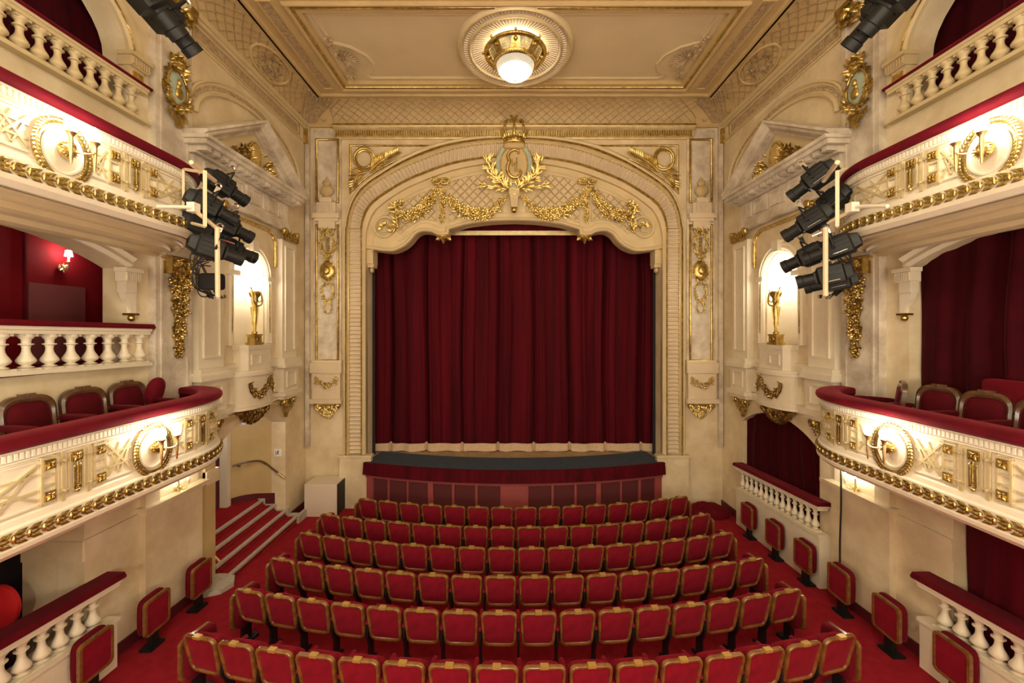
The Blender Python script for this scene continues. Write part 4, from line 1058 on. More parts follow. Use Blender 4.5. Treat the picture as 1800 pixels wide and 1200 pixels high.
# ------------------------------------------------------------ balustrades
BAL = [(.062, 0), (.062, .05), (.035, .06), (.05, .085), (.035, .11), (.025, .13), (.04, .17), (.057, .22), (.06, .27), (.05, .34), (.036, .42), (.027, .5), (.024, .6), (.03, .68), (.045, .7), (.045, .73), (.028, .74), (.03, .84), (.045, .9), (.05, .93), (.05, 1.0)]
def balustrade(s, name, label, us, v0, v1, u0, u1, w, slope, base=None, rail=.09, rw=.13, m=PALE, endpier=None, r=1.0):
    Fw = FW(s); F = lambda u, v, ww: Fw(u, v+slope*(u1-u), ww)
    t = thing(name, label, 'balustrade', Fw((u0+u1)/2, v0, w)); h = v1-v0
    for i, u in enumerate(us):
        b = MB(F); b.lathe([(rr*r, hh*h) for rr, hh in BAL[1:]], (u, v0, w), 14, 1); b.box(u-.068*r, u+.068*r, v0, v0+.05*h, w-.065, w+.065); b.box(u-.055*r, u+.055*r, v0+.93*h, v0+h, w-.055, w+.055)
        b.obj('baluster', m, t, smooth=45)
    b = MB(F); b.box(u0, u1, v1, v1+.06, w-rw*.8, w+rw*.8, 8); b.box(u0-.012, u1+.012, v1+.05, v1+.092, w-rw*.95, w+rw*.95, 8); b.obj('top_moulding', m, t)
    b = MB(F); P = [(w-rw*1.1, v1+.088), (w-rw*1.15, v1+.12), (w-rw*.95, v1+.09+rail), (w+rw*.95, v1+.09+rail), (w+rw*1.2, v1+.12), (w+rw*1.1, v1+.09)]
    b.grid([[(u0-.03+(u1+.08-u0)*i/8, z, ww) for ww, z in P] for i in range(9)], cu=True); b.face(b.verts([(u0-.03, z, ww) for ww, z in P])); ids = b.verts([(u1+.05, z, ww) for ww, z in P]); b.face(ids)
    b.obj('velvet_rail', VELVET, t, smooth=50)
    b = MB(F)
    if base is not None: b.box(u0, u1, base, v0-.03, -.01, w+.07, 8)
    b.box(u0-.015, u1+.015, v0-.05, v0, w-.1, w+.1, 8)
    if endpier: b.box(u1-.16, u1, v0-.9, v0, w-.08, w+.085)
    b.obj('base', m, t); return t
for s in (-1, 1):
    balustrade(s, 'box_balustrade', 'stone balustrade with red velvet rail of the near lower box on the %s' % SIDE[s], [5.26-.192*i for i in range(12)], .84, 1.27, 2.9, 5.52, .12, .06, base=.0, rail=.08, m=PALE, r=1.4)
    balustrade(s, 'box_balustrade', 'small plaster balustrade high in the upper box on the %s' % SIDE[s], [5.9-.192*i for i in range(14)], 8.0, 8.4, 3.0, 6.1, .02, .0, rail=.05, m=CREAM, rw=.09, r=1.35)
balustrade(-1, 'box_balustrade', 'cream balustrade with red rail of the middle box on the left', [6.02-.235*i for i in range(11)], 4.32, 4.74, 3.0, 6.12, .03, .02, rail=.07, m=PALE, rw=.1, r=1.42)
balustrade(1, 'box_balustrade', 'long balustrade below the dark red curtain of the arched box near the stage', [9.78-.178*i for i in range(14)], .90, 1.33, 7.28, 9.95, .14, .065, base=-.1, rail=.07, endpier=False, rw=.12, r=1.15)
# box curtains
def sheet(s, name, label, u0, u1, v0, v1, w, m, seed, amp=.05, k=14, arch=None):
    f = foldf(seed, ((k, amp), (k*2.1, amp*.4), (k*.4, amp*.6))); b = MB(FW(s)); N = int((u1-u0)*50); rows = []
    for j in range(9): rows.append([(u0+(u1-u0)*i/N, v0+(v1-v0)*j/8, w+f(u0+(u1-u0)*i/N+.05*sin(j*.7+i*.02))*(1.2-.06*j)) for i in range(N+1)])
    b.grid(rows); return tag(b.obj(name, m, smooth=70), label, 'curtain')
sheet(1, 'box_curtain', 'dark red curtain closing the arched box beside the stage on the right', 7.56, 10.03, .95, 3.05, -.12, DCURT, 3, .03, 22)
sheet(1, 'box_curtain', 'dark red curtain hanging behind the near lower balustrade on the right', 2.0, 5.25, .5, 2.75, -.14, CURT, 4, .045, 11)
sheet(1, 'box_curtain', 'tall dark red curtain behind the balcony chairs in the middle box on the right', 2.97, 5.83, 3.12, 6.15, -.14, DCURT, 5, .045, 13)
sheet(1, 'box_curtain', 'dark curtain in the upper box opening on the right', 2.7, 6.1, 7.92, 9.9, -.55, DCURT, 6, .05, 12)
sheet(-1, 'box_curtain', 'dark curtain in the upper box opening on the left', 2.7, 6.1, 7.92, 9.9, -.55, DCURT, 7, .05, 12)
# trims and panel of the left middle box
b = MB(); 
for px in (40, 181, 187): x, y, z = at(px, 500, 5.9); b.box(x-.015, x+.015, 7.0-.9*0-.0, 7.03, 4.0, 6.2) if 0 else None
b = MB(FW(-1))
def ub(px): return (FPX*(7.13)/(896-px))    # depth along the box's back wall
for px in (41, 181, 188): b.box(ub(px)-.012, ub(px)+.012, 3.95, 6.28, -1.5, -1.46)
b.obj('trim_strip', VELVET, bpy.data.objects['wall_middle_box_left'])
b = MB(FW(-1)); b.box(ub(46), ub(146), 4.3, CZ+(579-500)*ub(90)/FPX, -1.5, -1.46); tag(b.obj('wall_panel', mat('mauve_panel', (.22, .06, .07), .5)), 'plain mauve panel on the back wall of the left middle box', 'panel')

# ------------------------------------------------------------ wall candle sconces
def candle_sconce(s, u, v, w, label, arms=2, shade=False):
    F0 = FW(s); F = lambda a, b_, c: F0(u+a, v+b_, w+c); t = thing('candle_sconce', label, 'wall lamp', F0(u, v-.1, w))
    b = MB(F); b.lathe([(0, .04), (.04, .035), (.055, .01), (.05, 0)], (0, -.05, 0), 14, 2)
    for i in range(8): a = 2*PI*i/8; b.leaf((0, -.05, .03), (cos(a), sin(a), .2), .08, .03)
    xs = (-.1, .1) if arms == 2 else (0,)
    for x in xs:
        b.tube(smoothp([(0, -.05, .04), (x*.5, -.09, .09), (x, -.02, .12), (x, .03, .12)]), .009, 6); b.lathe([(.01, 0), (.035, .01), (.03, .02), (.015, .02)], (x, .03, .12), 10, 1)
    b.obj('brass_arm', BRASS, t)
    for x in xs:
        b = MB(F); b.lathe([(.014, 0), (.014, .1)], (x, .05, .12), 8, 1); cdl = b.obj('candle', WAXM, t)
        b = MB(F)
        if shade: b.lathe([(.05, .08), (.035, .17), (.0, .17)], (x, .05, .12), 12, 1)
        else: b.lathe([(0, .1), (.013, .11), (.016, .13), (.0, .18)], (x, .05, .12), 8, 1)
        b.obj('lampshade' if shade else 'candle_bulb', GLOBE if shade else CANDLE, cdl)
for s in (-1, 1): candle_sconce(s, 6.68, 2.22, .04, 'two-candle brass wall lamp under the %s balcony' % SIDE[s])
candle_sconce(-1, ub(104), 5.85, -1.47, 'single shaded wall lamp glowing in the red box on the left', 1, True)

# ------------------------------------------------------------ niche torches and pedestals
for s in (-1, 1):
    F = FW(s); t = thing('niche_pedestal', 'bow-fronted stone pedestal under the torch lamp in the %s niche' % SIDE[s], 'pedestal', F(8.6, 3.15, .1))
    b = MB(F); bow = lambda hw, d, z0, z1: b.prism_v(hw, d, z0, z1)
    def pv(hw, d, z0, z1):
        P = [(8.6-hw, 0)]+[(8.6-hw*cos(PI*i/16), .06+d*sin(PI*i/16)) for i in range(17)]+[(8.6+hw, 0)]
        b.grid([[(p[0], z, p[1]) for p in P] for z in (z0, z1)]); b.face(b.verts([(p[0], z1, p[1]) for p in P])); b.face(b.verts([(p[0], z0, p[1]) for p in P]))
    pv(.62, .28, 3.16, 3.22); pv(.58, .25, 3.22, 3.86); pv(.63, .3, 3.86, 3.92); pv(.6, .27, 3.92, 3.97); b.obj('bow_front', PALE, t)
    b = MB(F)
    P = [(8.12, -.02), (8.12, .14), (8.22, .24), (8.98, .24), (9.08, .14), (9.08, -.02)]
    for z0, z1, k in ((3.97, 4.4, 1), (4.4, 4.49, 1.06)):
        Q = [(8.6+(p[0]-8.6)*k, p[1]*k) for p in P]; b.grid([[(p[0], z, p[1]) for p in Q] for z in (z0, z1)]); b.face(b.verts([(p[0], z1, p[1]) for p in Q]))
    b.sweep([(8.3, 4.08), (8.62, 4.08), (8.62, 4.3), (8.3, 4.3)], [(0, .24), (0, .26), (.025, .26), (.025, .24)], True); b.obj('block', PALE, t)
    b = MB(F); rnd = random.Random(61)
    P = smoothp([(8.2, 3.7, 0), (8.3, 3.5, 0), (8.5, 3.45, 0), (8.7, 3.6, 0), (8.85, 3.72, 0), (9.0, 3.5, 0)])
    for i in range(110):
        q = (i+rnd.random())/110; p = along(P, q); w = .06+.25*sin(math.acos(max(-1, min(1, (p[0]-8.6)/.58))))
        c = (p[0], p[1]+rnd.uniform(-.06, .06), w+.02)
        if rnd.random() < .5: b.flower(c, .06, rnd)
        else: b.leaf(c, (rnd.uniform(-1, 1), rnd.uniform(-1, 1), .3), .1, .05)
    b.obj('gilt_swag', GOLD, t)
    b = MB(F)
    for i in range(240):
        q = rnd.random(); a = PI*rnd.random(); r = .5*(1-q)**.6; b.leaf((8.6-r*cos(a), 3.16-.3*q, .04+r*.5*sin(a)), (-cos(a)*.5, -1, .3), .10, .05)
    b.lathe([(.5, 0), (.4, -.1), (.2, -.22), (0, -.28)], (8.6, 3.15, .02), 14, 1, sw=.45); b.obj('gilt_leaf_corbel', GOLD, t)
    t = thing('torch_lamp', 'tall gilded torch lamp glowing in the %s wall niche' % SIDE[s], 'lamp', F(8.6, 4.49, .1))
    G = lambda u, v, w: F(8.6+u, 4.49+v, .12+w)
    b = MB(G); b.box(-.15, .15, 0, .05, -.1, .1); b.box(-.12, .12, .05, .2, -.08, .08); b.box(-.14, .14, .2, .23, -.09, .09); b.tube([(.05*cos(a), .12+.05*sin(a), .09) for a in [2*PI*i/12 for i in range(12)]], .012, 5, True)
    b.lathe([(.05, .23), (.06, .27), (.03, .3), (.045, .5), (.06, .7), (.07, .80), (.045, .83), (.06, .9), (.07, 1.0), (.06, 1.06), (.1, 1.12), (.1, 1.16), (.05, 1.17)], (0, 0, 0), 16, 1)
    for i in range(8):
        a = 2*PI*i/8; b.tube([(.035*cos(a), .3, .035*sin(a)), (.08*cos(a), .82, .08*sin(a))], .008, 4); b.leaf((.06*cos(a), 1.0, .06*sin(a)), (cos(a)*.4, 1, sin(a)*.4), .16, .05)
    b.obj('gilt_stem', GOLD, t)
    b = MB(G)
    for k in (-1, 1):
        b.tube(smoothp([(0, .84, .07), (k*.09, .87, .08), (k*.15, .96, .07), (k*.155, 1.08, .05), (k*.14, 1.18, .03), (k*.17, 1.24, .02)]), .02, 6)
        b.tube(smoothp([(0, .92, .1), (k*.06, .95, .1), (k*.1, 1.03, .09), (k*.1, 1.16, .06)]), .013, 5)
    b.obj('gilt_scroll_arm', GOLD, t)
    b = MB(G); b.lathe([(.07, 0), (.12, .06), (.14, .14), (.12, .24), (.07, .34), (.02, .42), (0, .44)], (0, 1.16, 0), 16, 1); b.obj('flame_globe', TORCH, t, smooth=80)
# cartouches and hanging drops on the broad pilasters
for s in (-1, 1):
    F = FW(s); rnd = random.Random(71)
    t = thing('gilt_cartouche', 'pale blue oval cartouche in a gilded wreath high on the %s pilaster' % SIDE[s], 'ornament', F(6.55, 8.2, .15))
    b = MB(F); zc = 8.78; b.lathe([(0, .2), (.14, .19), (.18, .16), (.19, .12)], (6.55, zc, 0), 24, 2, sw=1.5); b.obj('blue_oval', BLUE, t)
    b = MB(F)
    b.tube([(6.55+.2*cos(2*PI*i/28), zc+.3*sin(2*PI*i/28), .17) for i in range(28)], .022, 6, True)
    for i in range(90):
        a = rnd.uniform(PI, 2*PI) if i % 3 else rnd.uniform(0, PI); r = 1+rnd.random()*.25; b.leaf((6.55+.2*r*cos(a), zc+.3*r*sin(a), .15), (rnd.uniform(-1, 1)-.3*sin(a), .5*cos(a)+rnd.uniform(-.6, .6), .3), .13, .06)
    for i in range(40): b.leaf((6.55+rnd.uniform(-.16, .16), zc+.36+rnd.random()*.14, .15), (rnd.uniform(-1, 1), rnd.uniform(-.2, 1), .4), .13, .07)
    for i in range(40): q = rnd.random(); b.leaf((6.55+rnd.uniform(-.2, .2)*(1-q), zc-.34-.2*q, .15), (rnd.uniform(-.8, .8), -1, .3), .15, .06)
    b.blob((6.55, zc+.09, .2), (.045, .06, .04), 10, 6); b.blob((6.55, zc-.08, .19), (.08, .1, .04), 10, 6); b.blob((6.52, zc+.02, .2), (.03, .05, .03), 8, 5)
    b.obj('gilt_wreath', GOLD, t)
    b = MB(F); b.box(6.34, 6.8, 5.72, 5.98, .12, .26); b.box(6.3, 6.84, 5.94, 5.98, .12, .3); [b.leaf((6.34+rnd.random()*.46, 5.74+rnd.random()*.2, .25), (rnd.uniform(-1, 1), rnd.uniform(-1, 1), .3), .12, .05) for _ in range(60)]; b.tube([(6.57+.09*cos(a), 5.83+.08*sin(a), .27) for a in [2*PI*i/14 for i in range(14)]], .02, 5, True)
    for i in range(420):
        q = (i+rnd.random())/420; wd_ = .2*(1-q*.75)*(.65+.35*abs(sin(q*12))); p = (6.57+rnd.uniform(-1, 1)*wd_, 5.72-1.35*q, .14+.12*(1-q*.6)*rnd.random()); z = rnd.random()
        if z < .25: b.flower(p, .055*(1.2-q*.6), rnd)
        elif z < .55: b.blob(p, .034, 6, 4)
        else: b.leaf(p, (rnd.uniform(-1, 1), rnd.uniform(-1, .3), .4), .10*(1.15-q*.4), .042)
    tag(b.obj('gilt_hanging_drop', GOLD), 'long gilded drop of fruit and flowers on the broad %s pilaster' % SIDE[s], 'ornament')
# ------------------------------------------------------------ stalls seats
def Fs(u, v, w): return (u, (.93-v)*.2-w, v)      # seat-back plane, w towards the rear
def mk_seat():
    t = thing('theatre_seat', 'x', 'theatre seat', (0, 0, 0))
    b = MB(Fs); O = rrect(-.245, .245, .40, .93, .08, 5, .10); I = rrect(-.205, .205, .455, .885, .055, 5, .10)
    rows = []
    for P, Q, f, w in ((O, I, 0, -.02), (O, I, 0, .012), (O, I, .25, .026), (O, I, .75, .026), (O, I, 1, .012), (O, I, 1, -.02)):
        rows.append([(p[0]*(1-f)+q[0]*f, p[1]*(1-f)+q[1]*f, w) for p, q in zip(P, Q)])
    b.grid(rows, cu=True, cv=True); b.obj('back_frame', WOOD, t, smooth=50)
    b = MB(Fs); c = (0, .67); rows = []
    for f, w in ((1, -.01), (1, .006), (.85, .014), (.4, .018), (.02, .02)): rows.append([(p[0]*f, c[1]+(p[1]-c[1])*f, w) for p in I])
    ids = b.grid(rows, cu=True); b.face(ids[-1]); b.obj('back_panel', SEATRED, t, smooth=60)
    b = MB(Fs); b.box(-.045, .045, .915, .952, -.02, .04); b.obj('number_plate', CRESTM, t)
    b = MB(); b.rbox((0, .12, .66), (.205, .05, .21), .45); 
    o = b.obj('back_cushion', SEATRED, t, smooth=70)
    b = MB(); b.rbox((0, .27, .53), (.215, .05, .21), .4); b.rbox((0, .33, .48), (.2, .04, .17), .4); b.obj('tip_up_seat', SEATRED, t, smooth=70)
    b = MB(); b.rbox((-.26, .25, .645), (.032, .2, .028), .5, 14, 8); b.obj('armrest', SEATRED, t, smooth=70)
    b = MB(); b.prism([(.08, .0), (.34, .0), (.34, .03), (.26, .05), (.24, .3), (.36, .56), (.36, .62), (.08, .62), (.06, .45), (.13, .3), (.12, .05), (.08, .03)], [], -.275, -.245)
    b.v = [(w, u, v) for u, v, w in b.v]; b.obj('leg', BLACK, t)
    return capture(t)
SEAT = mk_seat(); used = [False]
seat_end = {}
rows_ = [(8.67, 15, .44), (7.73, 16, 0), (6.93, 16, 0), (6.07, 16, 0), (5.25, 16, 0), (4.37, 16, 0)]
RN = ['front row', 'second row from the stage', 'third row from the stage', 'fourth row from the stage', 'fifth row from the stage', 'nearest row']
def mk_flap():
    t = thing('folding_seat', 'x', 'folding seat', (0, 0, 0))       # panel faces +x
    F = lambda u, v, w: (w, u, v)
    b = MB(F); O = [(-.23, .28), (.23, .28), (.23, .80), (.16, .88), (-.16, .88), (-.23, .80)]; O = rrect(-.21, .21, .26, .77, .06, 4); I = rrect(-.178, .178, .295, .735, .04, 4)
    b.grid([[(p[0], p[1], w) for p in P] for P, w in ((O, 0), (O, .045), (I, .045), (I, 0))], cu=True, cv=True); b.obj('wood_frame', WOOD, t)
    b = MB(F); b.prism(I, [], .0, .035); b.obj('plush_panel', SEATRED, t)
    b = MB(); b.rbox((-.06, 0, .53), (.05, .205, .265), .4); b.obj('cushion', VELVET, t, smooth=70)
    b = MB(); b.box(-.07, 0, -.06, .06, .04, .36); b.box(-.14, .04, -.12, .12, 0, .04); b.box(-.1, .02, -.1, .1, .26, .34); b.obj('leg', BLACK, t)
    return capture(t)
FLAP = mk_flap(); fused = [False]
def place(proto, flag, loc, rz, label, group, skip=()):
    if not flag[0]:
        flag[0] = True; proto.location = loc; proto.rotation_euler = (0, 0, rz); proto['label'] = label; proto['group'] = group
        return proto
    return dup(proto, loc, rz, label, group, None, skip)
first = True
for r, (Y0, n, off) in enumerate(rows_):
    R = 21.5-Y0; yc = 21.5
    for i in range(n):
        th = .522*(i-(n-1)/2+off)/R; x = R*sin(th); y = yc-R*cos(th)
        wh = '%s from the left' % ORD[i] if i < n-1 else 'last on the right'
        if i == 0: wh = 'first on the left'
        if n == 16 and i in (7, 8): wh = ['left', 'right'][i-7]+' of the two middle seats'
        place(SEAT, used, (x, y, floor_z(y)), th, 'red plush seat, %s in the %s' % (wh, RN[r]), 'stalls seats, '+RN[r])
    for s in (-1, 1):
        e = (n-1)/2+(off if s > 0 else -off); th = s*(.522*(e+.5)+.07)/R; x = (R-.24)*sin(th); y = yc-(R-.24)*cos(th)
        place(FLAP, fused, (x, y, floor_z(y)), th+(PI if s < 0 else 0), 'folded aisle seat closing the %s end of the %s' % (SIDE[s], RN[r]), 'folding seats at the row ends')
for s, us in ((1, (9.2, 8.3, 7.45, 6.6, 5.76, 4.96)), (-1, (6.73, 5.88, 5.07))):
    for i, u in enumerate(us):
        wh = {0: 'nearest the stage', len(us)-1: 'nearest the viewer'}.get(i, ORD[i]+' from the stage')
        X = s*(5.75-(.37 if u > 7.3 else .34 if u < 5.5 else .40)); place(FLAP, fused, (X, u, floor_z(u)), 0 if s < 0 else PI, 'folded red wall seat with wooden panel along the %s wall, %s' % (SIDE[s], wh), 'folding seats along the walls')
# ------------------------------------------------------------ balcony chairs
def mk_chair():
    t = thing('box_chair', 'x', 'chair', (0, 0, 0))            # faces -y, back at y=.2
    F = lambda u, v, w: (u, .2+(v-.45)*.12-w, v)
    O = rrect(-.25, .25, .42, 1.0, .16, 6); I = rrect(-.2, .2, .46, .93, .13, 6)
    b = MB(F); b.grid([[(p[0], p[1], w) for p in P] for P, w in ((O, -.03), (O, .02), ([(a[0]*.5+c[0]*.5, a[1]*.5+c[1]*.5) for a, c in zip(O, I)], .035), (I, .02), (I, -.03))], cu=True, cv=True)
    b.box(-.07, .07, .98, 1.02, -.02, .03); b.blob((0, 1.0, .03), .018, 6, 4); b.obj('back_frame', DKWOOD, t, smooth=40)
    b = MB(F); rows = []
    for f, w in ((1, -.03), (1, .01), (.8, .04), (.3, .05), (.02, .05)): rows.append([(p[0]*f, .7+(p[1]-.7)*f, w) for p in I])
    ids = b.grid(rows, cu=True); b.face(ids[-1]); b.obj('back_cushion', CHAIRV, t, smooth=60)
    b = MB(); b.rbox((0, -.05, .42), (.24, .24, .07), .4); b.obj('seat', CHAIRV, t, smooth=70)
    for k in (-1, 1):
        b = MB(); b.rbox((k*.27, -.05, .69), (.04, .27, .035), .5, 14, 8); b.box(k*.27-.02, k*.27+.02, -.2, -.14, .42, .67); b.obj('armrest', CHAIRV, t, smooth=70)
        for y in (-.22, .18): b = MB(); b.box(k*.22-.02, k*.22+.02, y-.02, y+.02, 0, .36); b.obj('leg', DKWOOD, t)
    return capture(t)
CHR = mk_chair(); cu = [False]; zf = 3.07
for s, L in ((-1, ((4.51, 'nearest the viewer'), (5.11, 'in the middle'), (5.70, 'nearest the stage'))), (1, ((5.30, 'nearest the stage'), (4.77, 'in the middle'), (4.22, 'at the picture edge')))):
    for u, wh in L: place(CHR, cu, (s*5.37, u, zf), -s*PI/2*1.0+(.12*s if 1 else 0), 'wooden chair with red velvet back in the %s balcony, %s' % (SIDE[s], wh), 'balcony chairs')
place(CHR, cu, (5.30, 5.86, zf), -2.25, 'red velvet armchair turned sideways in the right balcony beside the pilaster', 'balcony chairs')
b = MB(); c = at(272, 688, 6.0); RT = Matrix.Rotation(.3, 3, 'Y'); b.F = lambda u, v, w: tuple(Vector(c)+RT @ Vector((u, v, w))); b.rbox((0, 0, 0), (.1, .12, .22), .85, 20, 12); b.F = ident; b.box(c[0]-.02, c[0]+.02, 5.9, 6.1, zf, c[2]-.15)
tag(b.obj('tipped_seat', VELVET, smooth=70), 'round red cushion tipped up on edge beside the left balcony chairs', 'chair')
b = MB(FW(1)); b.rbox((4.62, 4.08, .04), (.27, .15, .05), .25); b.box(4.4, 4.84, 3.07, 4.0, .01, .07); tag(b.obj('velvet_screen', VELVET), 'low red velvet box back standing behind the right balcony chairs', 'screen')
# red chair in the lower left box
t = thing('round_back_chair', 'bright red round-backed chair in the dark lower box on the left', 'chair', (-6.45, 4.95, .3))
b = MB(); b.F = lambda u, v, w: (-6.45+u, 4.95-w, v)
b.lathe([(0, .05), (.2, .045), (.24, .02), (.24, -.02), (0, -.03)], (0, 1.38, 0), 24, 2, sw=1.1); b.obj('back', mat('bright_red_velvet', (.55, .006, .01), .7, sheen=.3), t, smooth=50)
b = MB(); b.rbox((-6.45, 4.7, .95), (.24, .24, .06), .5); b.obj('seat', MATS['bright_red_velvet'], t, smooth=70)
for dx in (-.18, .18):
    for dy in (-.42, .0): b = MB(); b.box(-6.45+dx-.02, -6.45+dx+.02, 4.9+dy, 4.94+dy, .2, .92); b.obj('leg', DKWOOD, t)
b = MB(); b.box(-7.1, -5.6, 1.2, 5.28, .1, .22); struct('floor_lower_box_left', b, DCURT)
b = MB(); b.box(5.6, 7.1, 1.2, 5.5, .1, .22); struct('floor_lower_box_right', b, DCURT)
# ------------------------------------------------------------ stair alcove on the left
b = MB(); x0 = -5.45
for i in range(4): b.box(-7.1, x0-.28*i, 7.60, 10.1, -.2, .14*(i+1)-.0)
ST = tag(b.obj('carpeted_stairs', CARPET), 'four red carpeted steps with pale stone edges rising into the left wall', 'stairs')
b = MB()
for i in range(4): b.box(x0-.28*i-.06, x0-.28*i+.02, 7.60, 10.1, .14*(i+1)-.03, .14*(i+1)+.012)
b.obj('stone_nosing', STONE, ST)
b = MB()
for i in range(4): b.box(x0-.28*i-.0, x0-.28*i+.012, 7.66, 10.0, .14*i+.015, .14*i+.03)
b.obj('brass_rod', BRASS, ST)
b = MB()
for i in range(4): b.box(x0-.28*i-.30, x0-.28*i+.04, 9.97, 10.12, -.1, .14*(i+1)+.03)
b.box(x0-.02, x0+.06, 9.96, 10.35, -.1, .16)
P = [(x0-.1, 7.6), (x0+.12, 7.55), (x0+.24, 7.35), (x0+.16, 7.12), (x0-.05, 7.02), (x0-.3, 7.02), (x0-.3, 7.6)]
b.prism(P, [], -.1, .17); b.obj('stone_end', STONE, ST)
b = MB(); far = [(-5.9, 10.02), (-6.2, 10.0), (-6.5, 9.97), (-6.75, 9.86), (-6.9, 9.68)]; far = smoothp(far, 4)
b.grid([[(x, y, z) for x, y in far] for z in (-.2, 3.2)]); b.box(-7.3, -6.9, 9.66, 10.2, -.2, 3.2); b.box(-7.2, -5.7, 7.3, 7.55, -.2, 3.2)
struct('wall_stairs', b, OCHRE, smooth=60)
b = MB(); b.box(-7.3, -5.7, 7.3, 10.4, 3.0, 3.1); struct('ceiling_stairs', b, OCHRE)
b = MB(); b.box(-7.3, -7.08, 7.3, 9.66, 0, 3.1); struct('wall_stairs_doorway', b, SKIRT)
b = MB(); b.box(-7.06, -6.88, 9.52, 9.65, .5, 2.95); tag(b.obj('door_1_frame', WHITE), kind='structure')
b = MB(); b.grid([[(x+.012, y-.012, z) for x, y in far] for z in (.3, .72)]); tag(b.obj('baseboard_stairs', SKIRT), kind='structure')
t = thing('stair_handrail', 'curved dark metal handrail with brass end on the wall above the stairs', 'handrail', (-6.3, 10.0, 1.2))
hp = smoothp([(-6.82, 9.62, 1.52), (-6.6, 9.82, 1.55), (-6.3, 9.92, 1.54), (-6.0, 9.92, 1.33), (-5.72, 9.92, 1.12)], 6)
b = MB(); b.tube(hp, .022, 8); b.obj('rail', DKWOOD, t)
b = MB(); b.tube(hp[-5:], .025, 8); b.obj('brass_end', BRASS, t)
for q in (.08, .5, .9):
    p = along(hp, q); b = MB(); b.tube([p, (p[0], p[1]+.03, p[2]-.06), (p[0], p[1]+.1, p[2]-.07)], .012, 6); b.obj('bracket', BLACK, t)
b = MB(); b.tube([(-5.62, 7.55, .42), (-5.75, 7.56, .55), (-5.95, 7.58, .62)], .02, 8); tag(b.obj('brass_handrail_end', BRASS), 'short brass handrail end sticking out at the near side of the stairs', 'handrail')
c = at(495, 794, 10.05); c = (-5.93, 9.98, c[2])
b = MB(); b.box(c[0]-.09, c[0]+.09, 9.98, 10.0, c[2]-.09, c[2]+.09); sg = tag(b.obj('exit_pictogram_sign', SIGNW), 'small square white sign with a dark running figure beside the stairs', 'sign')
b = MB(lambda u, v, w: (c[0]+u, 9.978-w, c[2]+v)); b.blob((.01, .05, 0), (.014, .014, .003), 8, 4); b.bar((.0, .035), (-.01, -.01), .02, 0, .004); b.bar((-.01, -.01), (.03, -.04), .012, 0, .004); b.bar((-.01, -.01), (-.035, -.05), .012, 0, .004); b.bar((-.035, .01), (.035, .02), .01, 0, .004); b.box(-.06, -.05, -.06, .06, 0, .003); b.obj('pictogram', SIGNK, sg)
b = MB(); c = at(430, 742, 8.6); b.box(c[0]-.05, c[0]+.1, 8.55, 8.65, c[2]-.02, c[2]+.02); l = tag(b.obj('blue_stair_lamp', WHITE), 'small lamp with a blue glow under the gold corbel above the stairs', 'lamp')
b = MB(); b.box(c[0]-.04, c[0]+.02, 8.57, 8.61, c[2]-.03, c[2]-.02); b.obj('blue_lens', BLUEG, l)
# ------------------------------------------------------------ loudspeaker cabinet, heap, cable
t = thing('loudspeaker_cabinet', 'white rectangular loudspeaker cabinet standing on the floor left of the stage', 'cabinet', (-5.0, 10.7, -.06))
x0_, y_, _ = at(535, 898, 10.35); x1_ = at(592, 898, 10.35)[0]
b = MB(); b.box(x0_, x1_, 10.35, 10.95, -.05, .80); b.obj('casing', mat('off_white_laminate', (.70, .60, .50), .45), t)
b = MB(); b.box(x0_+.06, x1_-.06, 10.335, 10.35, .68, .69); b.box(x0_+.06, x1_-.06, 10.335, 10.35, .04, .05); b.box(x0_+.03, x1_-.03, 10.34, 10.352, .0, .75); b.obj('front_grille', MATS['off_white_laminate'], t)
b = MB(); b.box(x1_, x1_+.012, 10.37, 10.93, -.03, .78); b.obj('black_side', BLACKC, t)
b = MB(); rnd = random.Random(81); rows = []
for i in range(9):
    t_ = PI/2*i/8; r = cos(t_)
    rows.append([(5.05+.62*r*cos(2*PI*k/28)*(1+.06*sin(k*2.3+i)), 10.45+.34*r*sin(2*PI*k/28)*(1+.06*sin(k*1.7)), -.06+.33*sin(t_)*(1+.08*sin(k*1.1+i*.9))) for k in range(28)])
b.grid(rows, cu=True); tag(b.obj('covered_heap', VELVET, smooth=80), 'low rounded heap under a dark red velvet cover right of the stage', 'cover')
b = MB(); x, _, z1 = at(1478, 815, 7.12); b.tube(smoothp([(5.53, 6.8, 2.9), (5.53, 6.79, 1.9), (5.535, 6.82, 1.1), (5.53, 6.8, .35)]), .014, 6)
tag(b.obj('hanging_cable', BLACKC), 'black cable running down the right wall below the balcony', 'cable')
b = MB(); b.tube(smoothp([at(1492, 680, 6.9), at(1488, 665, 6.95), at(1493, 655, 6.98), at(1498, 650, 7.0)]), .008, 5); tag(b.obj('loose_cable', BLACKC), 'short black cable looping over the right balcony rail end', 'cable')
